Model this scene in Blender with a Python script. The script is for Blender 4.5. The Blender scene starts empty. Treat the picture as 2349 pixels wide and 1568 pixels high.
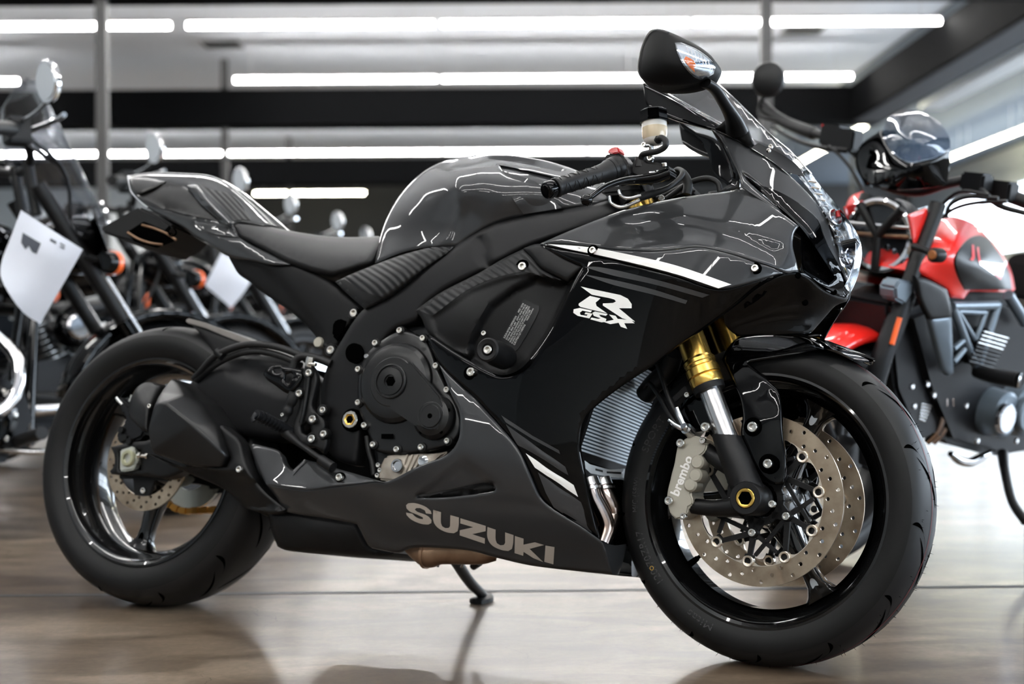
import bpy, bmesh, math, random
import numpy as np
from mathutils import Matrix, Vector, geometry

# ------------------------------------------------------------------ camera, sky, exposure
PW, PH = 2349, 1568
FPX = 3174.1; CAMH = .61945; PITCH = -.01119; ROLL = .00593
sc = bpy.context.scene
COL = sc.collection
cam_d = bpy.data.cameras.new('camera'); cam = bpy.data.objects.new('camera', cam_d); COL.objects.link(cam)
sc.camera = cam
cam_d.sensor_width = 36.0; cam_d.lens = 36.0 * FPX / PW; cam_d.clip_start = .05; cam_d.clip_end = 200
cam.matrix_world = (Matrix.Translation((0, 0, CAMH)) @ Matrix.Rotation(math.pi / 2 + PITCH, 4, 'X') @ Matrix.Rotation(-ROLL, 4, 'Z'))
cam_d.dof.use_dof = True; cam_d.dof.focus_distance = 2.46; cam_d.dof.aperture_fstop = 2.8
wd = bpy.data.worlds.new('sky'); sc.world = wd; wd.use_nodes = True
wd.node_tree.nodes['Background'].inputs[0].default_value = (.84, .93, 1, 1)
wd.node_tree.nodes['Background'].inputs[1].default_value = 3.2
sc.view_settings.view_transform = 'Standard'; sc.view_settings.look = 'None'
sc.view_settings.gamma = 1; sc.view_settings.use_curve_mapping = False
sc.view_settings.exposure = 2.28
TUBE_STRENGTH = 12.0
try:
    sc.cycles.max_bounces = 8; sc.cycles.diffuse_bounces = 4; sc.cycles.glossy_bounces = 4
    sc.cycles.transparent_max_bounces = 16; sc.cycles.sample_clamp_indirect = 8
    sc.cycles.caustics_reflective = False; sc.cycles.caustics_refractive = False
except Exception:
    pass

# ------------------------------------------------------------------ materials
def mat(name, col, rough=.5, metal=0., coat=0., coat_rough=.03, spec=.5, trans=0., ior=1.5, emit=0., bump=None, ani=0., coat_ior=1.5):
    m = bpy.data.materials.new(name); m.use_nodes = True
    nt = m.node_tree; b = nt.nodes['Principled BSDF']
    b.inputs['Base Color'].default_value = (*col, 1); b.inputs['Roughness'].default_value = rough
    b.inputs['Metallic'].default_value = metal; b.inputs['Coat Weight'].default_value = coat
    b.inputs['Coat Roughness'].default_value = coat_rough; b.inputs['Specular IOR Level'].default_value = spec
    b.inputs['Transmission Weight'].default_value = trans; b.inputs['IOR'].default_value = ior
    b.inputs['Anisotropic'].default_value = ani; b.inputs['Coat IOR'].default_value = coat_ior
    if emit: b.inputs['Emission Color'].default_value = (*col, 1); b.inputs['Emission Strength'].default_value = emit
    if bump:                                   # (kind, scale, strength, distance)
        tc = nt.nodes.new('ShaderNodeTexCoord')
        if bump[0] == 'noise':
            t = nt.nodes.new('ShaderNodeTexNoise'); t.inputs['Scale'].default_value = bump[1]; t.inputs['Detail'].default_value = 4
            out = t.outputs[0]
        else:
            t = nt.nodes.new('ShaderNodeTexWave'); t.inputs['Scale'].default_value = bump[1]; t.bands_direction = bump[4] if len(bump) > 4 else 'DIAGONAL'
            out = t.outputs['Fac']
        nt.links.new(tc.outputs['Object'], t.inputs['Vector'])
        bn = nt.nodes.new('ShaderNodeBump'); bn.inputs['Strength'].default_value = bump[2]; bn.inputs['Distance'].default_value = bump[3]
        nt.links.new(out, bn.inputs['Height']); nt.links.new(bn.outputs[0], b.inputs['Normal'])
    return m

def tint_noise(m, c0, c1, scale, detail=5, lo=.35, hi=.65, stretch=(1, 1, 1)):
    nt = m.node_tree; b = nt.nodes['Principled BSDF']
    tc = nt.nodes.new('ShaderNodeTexCoord'); mp = nt.nodes.new('ShaderNodeMapping'); mp.inputs['Scale'].default_value = stretch
    t = nt.nodes.new('ShaderNodeTexNoise'); t.inputs['Scale'].default_value = scale; t.inputs['Detail'].default_value = detail
    r = nt.nodes.new('ShaderNodeValToRGB'); r.color_ramp.elements[0].position = lo; r.color_ramp.elements[1].position = hi
    r.color_ramp.elements[0].color = (*c0, 1); r.color_ramp.elements[1].color = (*c1, 1)
    nt.links.new(tc.outputs['Object'], mp.inputs[0]); nt.links.new(mp.outputs[0], t.inputs['Vector'])
    nt.links.new(t.outputs[0], r.inputs[0]); nt.links.new(r.outputs[0], b.inputs['Base Color'])
    return m

M = {}
M['gray'] = mat('metallic gray paint', (.0235, .0245, .026), .5, .1, 1., .02, spec=.15, coat_ior=1.45)
M['black'] = mat('gloss black paint', (.0007, .0007, .0008), .3, 0, 1., .015, spec=.0, coat_ior=1.33)
M['white'] = mat('white decal', (.86, .85, .82), .3, 0, .6, .03)
M['silver_decal'] = mat('silver decal', (.47, .42, .365), .4, .1)
M['gray_decal'] = mat('gray decal', (.026, .027, .029), .4, 0, .4)
M['satin'] = mat('satin black', (.0042, .0042, .0044), .42, .0, spec=.28)
M['matte'] = mat('matte black plastic', (.0048, .0048, .005), .52, spec=.24, bump=('noise', 900, .08, .0006))
M['ribbed'] = mat('ribbed black plastic', (.009, .009, .0095), .42, spec=.3, bump=('wave', 34, .5, .003, 'DIAGONAL'))
M['frame'] = mat('black frame metal', (.007, .007, .0075), .42, .15, spec=.28)
M['rubber'] = mat('rubber', (.0058, .0058, .006), .5, spec=.36, bump=('noise', 600, .06, .0005))
M['sidewall'] = mat('tyre sidewall', (.007, .007, .007), .5, spec=.22)
M['groove'] = mat('tyre groove', (.0008, .0008, .0008), .9, spec=.0)
M['redline'] = mat('red mould line', (.12, .01, .012), .7)
M['yellow'] = mat('yellow paint mark', (.5, .3, .05), .6)
M['engine_satin'] = mat('satin engine cover', (.0048, .0048, .005), .3, 0, spec=.42)
M['rim'] = mat('gloss black rim', (.002, .002, .0021), .25, 0, 1., .03, spec=.2, coat_ior=1.4)
M['gold'] = mat('gold anodised', (.72, .46, .11), .24, 1., ani=.4)
M['chrome'] = mat('chrome', (.75, .75, .76), .06, 1.)
M['steel'] = mat('brushed steel', (.55, .55, .55), .22, 1., ani=.5)
M['bolt'] = mat('zinc bolt', (.62, .6, .56), .25, 1.)
M['disc'] = tint_noise(mat('brake disc steel', (.38, .32, .26), .34, 1., ani=.6), (.27, .20, .14), (.46, .37, .27), 22, 6)
M['disc_clean'] = mat('brake disc inner band', (.70, .62, .52), .3, 1.)
M['caliper'] = mat('caliper silver', (.40, .38, .315), .45, .3, bump=('noise', 1500, .08, .0003))
M['cast'] = tint_noise(mat('cast aluminium', (.4, .36, .3), .45, .9), (.20, .17, .14), (.52, .47, .40), 14)
M['heat'] = tint_noise(mat('heat tinted pipe', (.5, .4, .36), .16, 1.), (.38, .25, .17), (.62, .56, .55), 9, 2)
M['browncan'] = tint_noise(mat('brown exhaust', (.25, .15, .09), .38, .8), (.16, .09, .05), (.34, .22, .14), 12)
M['red'] = mat('red switch', (.50, .008, .012), .4, 0, .1)
M['fluid'] = mat('translucent reservoir', (.80, .66, .45), .25, trans=.25, coat=.3)
M['reservoir'] = mat('reservoir wall', (.82, .80, .75), .3, coat=.3)
M['radiator'] = mat('radiator fins', (.80, .87, .93), .4, .4)
M['radiator_gap'] = mat('radiator core', (.13, .17, .2), .45, .4)
M['plate'] = mat('dark id plate', (.004, .004, .0045), .35, 0, spec=.3)
M['white_text'] = mat('white print', (.6, .6, .58), .5)
M['gray_text'] = mat('tyre lettering', (.006, .006, .006), .5)
M['amber'] = mat('amber lens', (.9, .16, .01), .15, coat=.6)
M['orange'] = mat('orange reflector', (.85, .12, .01), .3, coat=.4)
M['reflector'] = mat('lamp reflector', (.62, .64, .68), .16, 1.)
M['chain'] = mat('gold chain', (.42, .2, .04), .35, .9)
M['sprocket'] = mat('sprocket', (.55, .56, .5), .4, .7)
M['greenish'] = mat('axle collar', (.42, .42, .28), .4, .5)
M['redpaint'] = mat('red tank paint', (.80, .018, .012), .3, 0, 1., .03)
M['darkmetal'] = mat('dark engine metal', (.010, .0105, .012), .4, .3, spec=.3)
M['bluegray'] = mat('grey painted frame', (.16, .2, .24), .35, .4)
M['paper'] = mat('white paper', (.66, .70, .78), .5)
M['ink'] = mat('print ink', (.06, .07, .09), .6)
M['seatvinyl'] = mat('seat vinyl', (.0085, .0085, .009), .46, spec=.3, bump=('noise', 1100, .1, .0006))
M['dim_amber'] = mat('dim amber lens', (.28, .10, .03), .2)
M['bracket'] = mat('pale bracket', (.72, .77, .8), .3, .2)
M['mirror_shell'] = mat('mirror shell', (.0035, .0035, .0037), .6, spec=.15)
M['lamp_bright'] = mat('bright lamp reflector', (.86, .88, .9), .1, 1.)
M['mirror'] = mat('mirror glass', (.8, .8, .8), .02, 1.)
M['wheelsilver'] = mat('dark cast wheel', (.012, .012, .013), .35, .3)

def thin_glass(name, tint, refl=.12, haze=0.):
    m = bpy.data.materials.new(name); m.use_nodes = True; nt = m.node_tree; nt.nodes.clear()
    o = nt.nodes.new('ShaderNodeOutputMaterial'); mx = nt.nodes.new('ShaderNodeMixShader')
    t = nt.nodes.new('ShaderNodeBsdfTransparent'); t.inputs[0].default_value = (*tint, 1)
    g = nt.nodes.new('ShaderNodeBsdfGlossy'); g.inputs['Roughness'].default_value = .02
    f = nt.nodes.new('ShaderNodeFresnel'); ge = nt.nodes.new('ShaderNodeNewGeometry'); mr = nt.nodes.new('ShaderNodeMapRange')
    mr.inputs['To Min'].default_value = 1.5; mr.inputs['To Max'].default_value = 1 / 1.5
    nt.links.new(ge.outputs['Backfacing'], mr.inputs[0]); nt.links.new(mr.outputs[0], f.inputs[0])
    a = nt.nodes.new('ShaderNodeMath'); a.operation = 'ADD'; a.inputs[1].default_value = refl - .04; a.use_clamp = True
    nt.links.new(f.outputs[0], a.inputs[0]); nt.links.new(a.outputs[0], mx.inputs[0])
    nt.links.new(t.outputs[0], mx.inputs[1]); nt.links.new(g.outputs[0], mx.inputs[2]); nt.links.new(mx.outputs[0], o.inputs[0])
    return m
M['screen'] = thin_glass('smoked screen', (.93, .94, .96), .05)
M['lens'] = thin_glass('clear lens', (.92, .95, .98), .16)
M['pane'] = thin_glass('window pane', (.95, .97, 1.), .04)
M['flyscreen'] = thin_glass('dark flyscreen', (.50, .55, .62), .06)

# ------------------------------------------------------------------ object helpers
def link(o, parent=None):
    COL.objects.link(o)
    if parent is not None: o.parent = parent
    return o

def tag(o, label=None, cat=None, group=None, kind=None):
    if label: o['label'] = label
    if cat: o['category'] = cat
    if group: o['group'] = group
    if kind: o['kind'] = kind
    return o

def empty(name, loc=(0, 0, 0), rot=(0, 0, 0)):
    o = bpy.data.objects.new(name, None); o.location = loc; o.rotation_euler = rot; o.empty_display_size = .1
    return link(o)

def finish(me, ang=38, smooth=True):
    if smooth:
        me.polygons.foreach_set('use_smooth', [True] * len(me.polygons))
        if ang < 180:
            bm = bmesh.new(); bm.from_mesh(me); a = math.radians(ang)
            for e in bm.edges:
                if len(e.link_faces) == 2: e.smooth = e.calc_face_angle(0) < a
            bm.to_mesh(me); bm.free()
    me.update()

def mk(name, V, Fc, m, parent=None, post=None, ang=38, smooth=True, fix=False, label=None):
    me = bpy.data.meshes.new(name)
    me.from_pydata([tuple(map(float, v)) for v in V], [], [tuple(map(int, f)) for f in Fc])
    if post is not None: me.transform(Matrix(post.tolist()) if isinstance(post, np.ndarray) else post)
    if fix:
        bm = bmesh.new(); bm.from_mesh(me); bmesh.ops.recalc_face_normals(bm, faces=bm.faces); bm.to_mesh(me); bm.free()
    ms = m if isinstance(m, (list, tuple)) else [m]
    for x in ms: me.materials.append(x)
    finish(me, ang, smooth)
    o = bpy.data.objects.new(name, me)
    if label: o['label'] = label
    return link(o, parent)

def np4(m): return np.array([list(r) for r in m])

class Rig:                                   # a thing's own frame: X forward, Y left, Z up
    def __init__(s, world, post=None):
        s.post = post; s.M = world if post is None else world @ post; s.I = np.linalg.inv(s.M)
        s.o = (s.I @ np.array([0, 0, CAMH, 1.]))[:3]
    def ray(s, px, py):
        px = np.asarray(px, float); py = np.asarray(py, float)
        u = px - PW / 2; v = py - PH / 2; c, sn = math.cos(ROLL), math.sin(ROLL)
        u, v = c * u - sn * v, sn * u + c * v
        d = np.stack([u / FPX, np.ones_like(u), -v / FPX], -1)
        cp, sp = math.cos(PITCH), math.sin(PITCH)
        R = np.array([[1, 0, 0], [0, cp, -sp], [0, sp, cp]])
        return d @ R.T @ s.I[:3, :3].T
    def at(s, px, py, y):                    # the point of the plane at lateral offset y that a photo point shows
        d = s.ray(px, py); t = (np.asarray(y) - s.o[1]) / d[..., 1]
        return s.o + d * t[..., None]
    def pix(s, P):
        Q = np.append(np.asarray(P, float), 1.); Q = (s.M @ Q)[:3] - np.array([0, 0, CAMH])
        cp, sp = math.cos(PITCH), math.sin(PITCH); y = cp * Q[1] + sp * Q[2]; z = -sp * Q[1] + cp * Q[2]
        u = FPX * Q[0] / y; v = -FPX * z / y; c, sn = math.cos(ROLL), math.sin(ROLL)
        return (PW / 2 + c * u + sn * v, PH / 2 - sn * u + c * v)

def resample(P, step, closed=True, corner=42):
    P = np.asarray(P, float); n = len(P)
    def ang(i):
        a = P[i, :2] - P[i - 1, :2]; b = P[(i + 1) % n, :2] - P[i, :2]
        return abs(math.degrees(math.atan2(a[0] * b[1] - a[1] * b[0], a @ b)))
    cs = [i for i in range(n) if ang(i) > corner] if closed else [0] + [i for i in range(1, n - 1) if ang(i) > corner] + [n - 1]
    out = []
    def seg(Q, wrap=False):
        res = []
        m = len(Q); rng = range(m) if wrap else range(m - 1)
        for i in rng:
            p1 = Q[i]; p2 = Q[(i + 1) % m]
            p0 = Q[i - 1] if (i > 0 or wrap) else 2 * p1 - p2
            p3 = Q[(i + 2) % m] if (i + 2 < m or wrap) else 2 * p2 - p1
            d = np.linalg.norm((p2 - p1)[:2]); k = max(1, int(round(d / step)))
            def nz(a): return max(np.linalg.norm(a[:2]), 1e-6) ** .5
            t0 = 0; t1 = t0 + nz(p1 - p0); t2 = t1 + nz(p2 - p1); t3 = t2 + nz(p3 - p2)
            for j in range(k):
                t = t1 + (t2 - t1) * j / k
                A1 = (t1 - t) / (t1 - t0) * p0 + (t - t0) / (t1 - t0) * p1; A2 = (t2 - t) / (t2 - t1) * p1 + (t - t1) / (t2 - t1) * p2
                A3 = (t3 - t) / (t3 - t2) * p2 + (t - t2) / (t3 - t2) * p3
                B1 = (t2 - t) / (t2 - t0) * A1 + (t - t0) / (t2 - t0) * A2; B2 = (t3 - t) / (t3 - t1) * A2 + (t - t1) / (t3 - t1) * A3
                res.append((t2 - t) / (t2 - t1) * B1 + (t - t1) / (t2 - t1) * B2)
        return res
    if closed:
        if len(cs) < 2:
            return np.array(seg(P, True))
        for a, b in zip(cs, cs[1:] + [cs[0] + n]):
            out += seg(P[[k % n for k in range(a, b + 1)]])
        return np.array(out)
    for a, b in zip(cs, cs[1:]): out += seg(P[a:b + 1])
    return np.array(out + [P[-1]])

def inside(P, poly):
    x, y = P[:, 0], P[:, 1]; r = np.zeros(len(P), bool); n = len(poly)
    for i in range(n):
        x1, y1 = poly[i - 1][:2]; x2, y2 = poly[i][:2]
        if y1 == y2: continue
        r ^= ((y1 > y) != (y2 > y)) & (x < (x2 - x1) * (y - y1) / (y2 - y1) + x1)
    return r

def dist(P, poly, closed=True):
    D = np.full(len(P), 1e9); n = len(poly)
    for i in range(0 if closed else 1, n):
        a = np.asarray(poly[i - 1][:2], float); b = np.asarray(poly[i][:2], float); d = b - a; L = d @ d
        if L == 0: continue
        t = np.clip(((P - a) @ d) / L, 0, 1); D = np.minimum(D, np.linalg.norm(P - a - t[:, None] * d, axis=1))
    return D

def rings(loops, ds):
    out = []
    for d in ds:
        for L in loops:
            n = len(L); T = np.roll(L, -1, 0) - np.roll(L, 1, 0); N = np.column_stack([-T[:, 1], T[:, 0]]) / (np.linalg.norm(T, axis=1)[:, None] + 1e-9)
            for s in (1, -1):
                Q = L + N * d * s; k = inside(Q, loops[0])
                for h in loops[1:]: k &= ~inside(Q, h)
                Q = Q[k]
                if len(Q):
                    m = np.full(len(Q), 1e9)
                    for h in loops: m = np.minimum(m, dist(Q, h))
                    out.append(Q[m > d * .93])
    return np.concatenate(out) if out else np.zeros((0, 2))

def cdt(loops, step=None, extra=None, clear=0.):
    """triangulate an outline with holes; an inner grid at STEP spacing"""
    V = []; E = []
    for L in loops:
        k = len(V); V += [(float(p[0]), float(p[1])) for p in L]; E += [(k + i, k + (i + 1) % len(L)) for i in range(len(L))]
    out = np.asarray(loops[0])[:, :2]
    if step:
        lo, hi = out.min(0), out.max(0)
        gx, gy = np.meshgrid(np.arange(lo[0] + step / 2, hi[0], step), np.arange(lo[1] + step / 2, hi[1], step * .87))
        gx = gx + (np.arange(gx.shape[0]) % 2)[:, None] * step / 2
        G = np.stack([gx.ravel(), gy.ravel()], 1); k = inside(G, out)
        for L in loops[1:]: k &= ~inside(G, L)
        G = G[k]
        for L in loops: G = G[dist(G, L) > max(step * .5, clear)] if len(G) else G
        V += [tuple(map(float, g)) for g in G]
    if extra is not None: V += [tuple(map(float, g)) for g in extra]
    v, e, f, *_ = geometry.delaunay_2d_cdt([Vector(p) for p in V], E, [], 0, 1e-6)
    v = np.array([[p.x, p.y] for p in v]); f = [tuple(t) for t in f]
    C = np.array([v[list(t)].mean(0) for t in f]); k = inside(C, out)
    for L in loops[1:]: k &= ~inside(C, L)
    f = np.array([t for t, q in zip(f, k) if q])
    a = v[f]; area = (a[:, 1, 0] - a[:, 0, 0]) * (a[:, 2, 1] - a[:, 0, 1]) - (a[:, 1, 1] - a[:, 0, 1]) * (a[:, 2, 0] - a[:, 0, 0])
    f = f[np.abs(area) > 1e-9]; area = area[np.abs(area) > 1e-9]
    f = np.where((area > 0)[:, None], f, f[:, ::-1])
    used = np.unique(f); mp = -np.ones(len(v), int); mp[used] = np.arange(len(used))
    return v[used], mp[f]

def boundary(f):
    cnt = {}
    for t in f:
        for i in range(3):
            a, b = int(t[i]), int(t[(i + 1) % 3])
            if (b, a) in cnt: del cnt[(b, a)]
            else: cnt[(a, b)] = 1
    return list(cnt)

class TPS:
    def __init__(s, P, w, lam=1e-3):
        P = np.asarray(P, float); w = np.asarray(w, float)
        _, i = np.unique(np.round(P / 2), axis=0, return_index=True); P = P[i]; w = w[i]
        s.c = P.mean(0); s.P = (P - s.c) / 100; n = len(P)
        A = np.zeros((n + 3, n + 3)); A[:n, :n] = s.k(s.P, s.P) + lam * np.eye(n)
        A[:n, n] = 1; A[:n, n + 1:] = s.P; A[n, :n] = 1; A[n + 1:, :n] = s.P.T
        s.x = np.linalg.solve(A, np.append(w, [0, 0, 0]))
    @staticmethod
    def k(a, b):
        r = ((a[:, None] - b[None]) ** 2).sum(-1); return np.where(r > 1e-12, .5 * r * np.log(np.maximum(r, 1e-12)), 0)
    def __call__(s, Q):
        Q = (np.asarray(Q, float) - s.c) / 100; n = len(s.P)
        return s.k(Q, s.P) @ s.x[:n] + s.x[n] + Q @ s.x[n + 1:]

class Poly:
    def __init__(s, P, w, deg, wt=None):
        P = np.asarray(P, float); s.c = P.mean(0); s.s = np.abs(P - s.c).max(); s.d = deg
        A_ = s.b(P); R_ = 2e-4 * len(P) * np.eye(A_.shape[1]); R_[:3] = 0
        s.x = np.linalg.solve(A_.T @ A_ + R_, A_.T @ np.asarray(w, float))
    def b(s, P):
        Q = (np.asarray(P, float) - s.c) / s.s
        return np.stack([Q[:, 0] ** i * Q[:, 1] ** (k - i) for k in range(s.d + 1) for i in range(k + 1)], 1)
    def __call__(s, Q): return s.b(Q) @ s.x

class Surf:
    """lateral half-width of a body panel as a smooth field with rolled edges, recesses and creases"""
    def __init__(s, pts, vals, loops=(), roll=0, rollpx=10, feats=(), lam=1e-3, poly=0):
        s.t = Poly(pts, vals, poly) if poly else TPS(pts, vals, lam); s.loops = loops; s.roll = roll; s.rp = rollpx; s.feats = feats
    def __call__(s, Q):
        Q = np.asarray(Q, float); w = s.t(Q)
        for poly, dep, soft in s.feats:
            d = dist(Q, poly); i = inside(Q, poly); sd = np.where(i, d, -d)
            x = np.clip((sd + soft * .5) / soft, 0, 1); w = w + dep * x * x * (3 - 2 * x)
        if s.roll:
            for L in s.loops:
                d = np.clip(1 - dist(Q, L) / s.rp, 0, 1); w = w - s.roll * d * d
        return w

def panel(name, parent, m, rig, outline, inner=(), w=.1, side=-1, holes=(), step=13, thick=.004, roll=.004, rollpx=9,
          feats=(), bridge=False, bulge=0., mirror=True, corner=42, ang=45, label=None, lam=8e-2, field=None, off=0., poly=0):
    P = [(p[0], p[1], p[2] if len(p) > 2 else w) for p in outline]
    R = resample(P, step * .7, True, corner)
    HL = [resample([(p[0], p[1], 0) for p in h], step * .6, True, corner) for h in holes]
    loops = [R[:, :2]] + [h[:, :2] for h in HL]
    if field is None:
        pts = np.concatenate([R[::2, :2], np.array([q[:2] for q in inner]).reshape(-1, 2)])
        vals = np.concatenate([R[::2, 2], np.array([q[2] for q in inner])])
        field = Surf(pts, vals, loops, roll, rollpx, feats, lam, poly)
    if getattr(field, 'roll', 0): rr_ = field.rp; v, f = cdt(loops, step, rings(loops, (rr_ * .3, rr_ * .62, rr_)), rr_ * 1.45)
    else: v, f = cdt(loops, step)
    wv = field(v) + off
    A = rig.at(v[:, 0], v[:, 1], side * wv)
    t0 = A[f]; nrm = np.cross(t0[:, 1] - t0[:, 0], t0[:, 2] - t0[:, 0]).sum(0)
    view = rig.o - A.mean(0)
    if nrm @ view < 0: f = f[:, ::-1]
    bd = boundary(f); n = len(A)
    if bridge:
        B = A.copy(); B[:, 1] *= -1; V = [A, B]; Fc = [tuple(t) for t in f] + [tuple(t[::-1] + n) for t in f]
        k = 5; ids = {}; extra = []
        if bulge:
            c = A.mean(0)
            nx = {}
            for a, b in bd:
                d = A[b] - A[a]; q = np.array([d[2], 0, -d[0]])
                for e in (a, b): nx[e] = nx.get(e, 0) + q
        for a in {x for e in bd for x in e}:
            row = [a]
            for j in range(1, k):
                tt = j / k; p = A[a] * (1 - tt) + B[a] * tt
                if bulge:
                    q = nx[a] / (np.linalg.norm(nx[a]) + 1e-9)
                    if q @ (A[a] - c) < 0: q = -q
                    p = p + q * bulge * math.sin(math.pi * tt)
                row.append(2 * n + len(extra)); extra.append(p)
            ids[a] = row + [n + a]
        if extra: V.append(np.array(extra))
        for a, b in bd:
            for j in range(k): Fc.append((ids[b][j], ids[a][j], ids[a][j + 1], ids[b][j + 1]))
        o = mk(name, np.concatenate(V), Fc, m, parent, rig.post, ang, label=label)
    else:
        B = A.copy(); B[:, 1] -= side * thick
        Fc = [tuple(t) for t in f] + [tuple(t[::-1] + n) for t in f] + [(b, a, n + a, n + b) for a, b in bd]
        V = np.concatenate([A, B])
        o = mk(name, V, Fc, m, parent, rig.post, ang, label=label)
        if mirror:
            V2 = V.copy(); V2[:, 1] *= -1
            mk(name, V2, [t[::-1] for t in Fc], m, parent, rig.post, ang, label=label)
    o_field[o.name] = field
    return o, field
o_field = {}

def decal(name, parent, m, rig, polys, field, off=.0014, side=-1, step=9, corner=30, label=None, thick=.0004, smooth=True):
    """flat print on a panel: polys = list of (outline, [holes])"""
    V = []; Fc = []; k = 0
    for pl in polys:
        out, hol = pl if isinstance(pl, tuple) and len(pl) == 2 and isinstance(pl[1], list) else (pl, [])
        L = [resample([(p[0], p[1], 0) for p in q], step * .6, True, corner)[:, :2] if smooth else np.array(q, float)[:, :2] for q in [out] + hol]
        v, f = cdt(L, step)
        A = rig.at(v[:, 0], v[:, 1], side * (field(v) + off))
        t0 = A[f]; nr = np.cross(t0[:, 1] - t0[:, 0], t0[:, 2] - t0[:, 0]).sum(0)
        if nr @ (rig.o - A.mean(0)) < 0: f = f[:, ::-1]
        V.append(A); Fc += [tuple(int(x) + k for x in t) for t in f]; k += len(A)
    return mk(name, np.concatenate(V), Fc, m, parent, rig.post, 180, label=label)

_font = {}
def text_mesh(s, spacing=1., bold=0.):
    c = bpy.data.curves.new('t', 'FONT'); c.body = s; c.space_character = spacing; c.resolution_u = 3; c.offset = bold
    o = bpy.data.objects.new('t', c); COL.objects.link(o)
    dg = bpy.context.evaluated_depsgraph_get(); me = o.evaluated_get(dg).to_mesh()
    v = np.array([x.co[:2] for x in me.vertices]); f = [tuple(p.vertices) for p in me.polygons]
    o.evaluated_get(dg).to_mesh_clear(); bpy.data.objects.remove(o); bpy.data.curves.remove(c)
    return v, f

def text_decal(name, parent, m, rig, s, quad, field, off=.0006, side=-1, spacing=1., label=None, bold=0.):
    """text fitted to the four photo points (top left, top right, bottom right, bottom left)"""
    v, f = text_mesh(s, spacing, bold); lo, hi = v.min(0), v.max(0); t = (v - lo) / (hi - lo)
    q = np.array(quad, float); u, w = t[:, :1], 1 - t[:, 1:]
    P = q[0] * (1 - u) * (1 - w) + q[1] * u * (1 - w) + q[2] * u * w + q[3] * (1 - u) * w
    A = rig.at(P[:, 0], P[:, 1], side * (field(P) + off))
    return mk(name, A, f, m, parent, rig.post, 180, smooth=False, label=label)

def catmull(P, k=6):
    P = np.asarray(P, float)
    if len(P) < 3: return P
    out = []
    for i in range(len(P) - 1):
        p1, p2 = P[i], P[i + 1]; p0 = P[i - 1] if i else 2 * p1 - p2; p3 = P[i + 2] if i + 2 < len(P) else 2 * p2 - p1
        for j in range(k):
            t = j / k
            out.append(.5 * (2 * p1 + (p2 - p0) * t + (2 * p0 - 5 * p1 + 4 * p2 - p3) * t * t + (3 * p1 - p0 - 3 * p2 + p3) * t ** 3))
    return np.array(out + [P[-1]])

def tube(name, parent, m, pts, r, n=12, k=6, post=None, closed=False, flat=1., label=None, ang=50, vf=False, round_end=False):
    P = np.asarray(pts, float); r = np.broadcast_to(np.asarray(r, float), (len(P),))
    Q = catmull(np.column_stack([P, r]), k) if k > 1 else np.column_stack([P, r])
    R = Q[:, 3]; Q = Q[:, :3]
    if round_end:
        for e in (0, -1):
            t = (Q[0] - Q[1]) if e == 0 else (Q[-1] - Q[-2]); t = t / np.linalg.norm(t); rr = R[e]
            add = np.array([Q[e] + t * rr * math.sin(a) for a in (.5, 1., 1.4)]); ra = np.array([rr * math.cos(a) for a in (.5, 1., 1.4)])
            if e == 0: Q = np.concatenate([add[::-1], Q]); R = np.concatenate([ra[::-1], R])
            else: Q = np.concatenate([Q, add]); R = np.concatenate([R, ra])
    T = np.gradient(Q, axis=0); T /= np.linalg.norm(T, axis=1)[:, None] + 1e-12
    up = np.array([0, 0, 1.]) if abs(T[0, 2]) < .9 else np.array([0, 1., 0])
    N = np.cross(up, T[0]); N /= np.linalg.norm(N); V = []
    for i in range(len(Q)):
        N = N - T[i] * (N @ T[i]); N /= np.linalg.norm(N) + 1e-12; B = np.cross(T[i], N)
        for j in range(n):
            a = 2 * math.pi * j / n; V.append(Q[i] + R[i] * (N * math.cos(a) + B * math.sin(a) * flat))
    Fc = [(i * n + j, i * n + (j + 1) % n, (i + 1) * n + (j + 1) % n, (i + 1) * n + j) for i in range(len(Q) - 1) for j in range(n)]
    Fc += [tuple(range(n - 1, -1, -1)), tuple((len(Q) - 1) * n + j for j in range(n))]
    if vf: return np.array(V), Fc
    return mk(name, V, Fc, m, parent, post, ang, label=label)

def frame_axis(axis):
    a = np.asarray(axis, float); a = a / np.linalg.norm(a)
    u = np.cross([0, 0, 1.], a) if abs(a[2]) < .9 else np.cross([1., 0, 0], a)
    u /= np.linalg.norm(u); return u, np.cross(a, u), a

def lathe(name, parent, m, prof, origin=(0, 0, 0), axis=(0, -1, 0), n=40, post=None, ang=35, label=None, arc=None, vf=False, phase=0.):
    """revolve (radius, distance along axis) pairs; closes the ring when the profile does not start and end at radius 0"""
    u, v, a = frame_axis(axis); o = np.asarray(origin, float); V = []; Fc = []; k = len(prof)
    closed = prof[0] == prof[-1] and prof[0][0] > 0
    pr = prof[:-1] if closed else prof; k = len(pr)
    for j in range(n):
        t = 2 * math.pi * j / n + phase
        for r, h in pr: V.append(o + a * h + r * (u * math.cos(t) + v * math.sin(t)))
    for j in range(n):
        j2 = (j + 1) % n
        for i in range(k if closed else k - 1):
            i2 = (i + 1) % k
            q = []
            for x in (j * k + i, j2 * k + i, j2 * k + i2, j * k + i2): q.append(x)
            if pr[i][0] < 1e-7: q = [q[0], q[2], q[3]]
            elif pr[i2][0] < 1e-7: q = [q[0], q[1], q[2]]
            Fc.append(tuple(q))
    for i in (0, k - 1):
        if pr[i][0] < 1e-7:
            for f in range(len(Fc)): Fc[f] = tuple(i if x % k == i else x for x in Fc[f])
    if vf: return np.array(V), Fc
    me_ang = ang
    return mk(name, V, Fc, m, parent, post, me_ang, fix=True, label=label)

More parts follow.
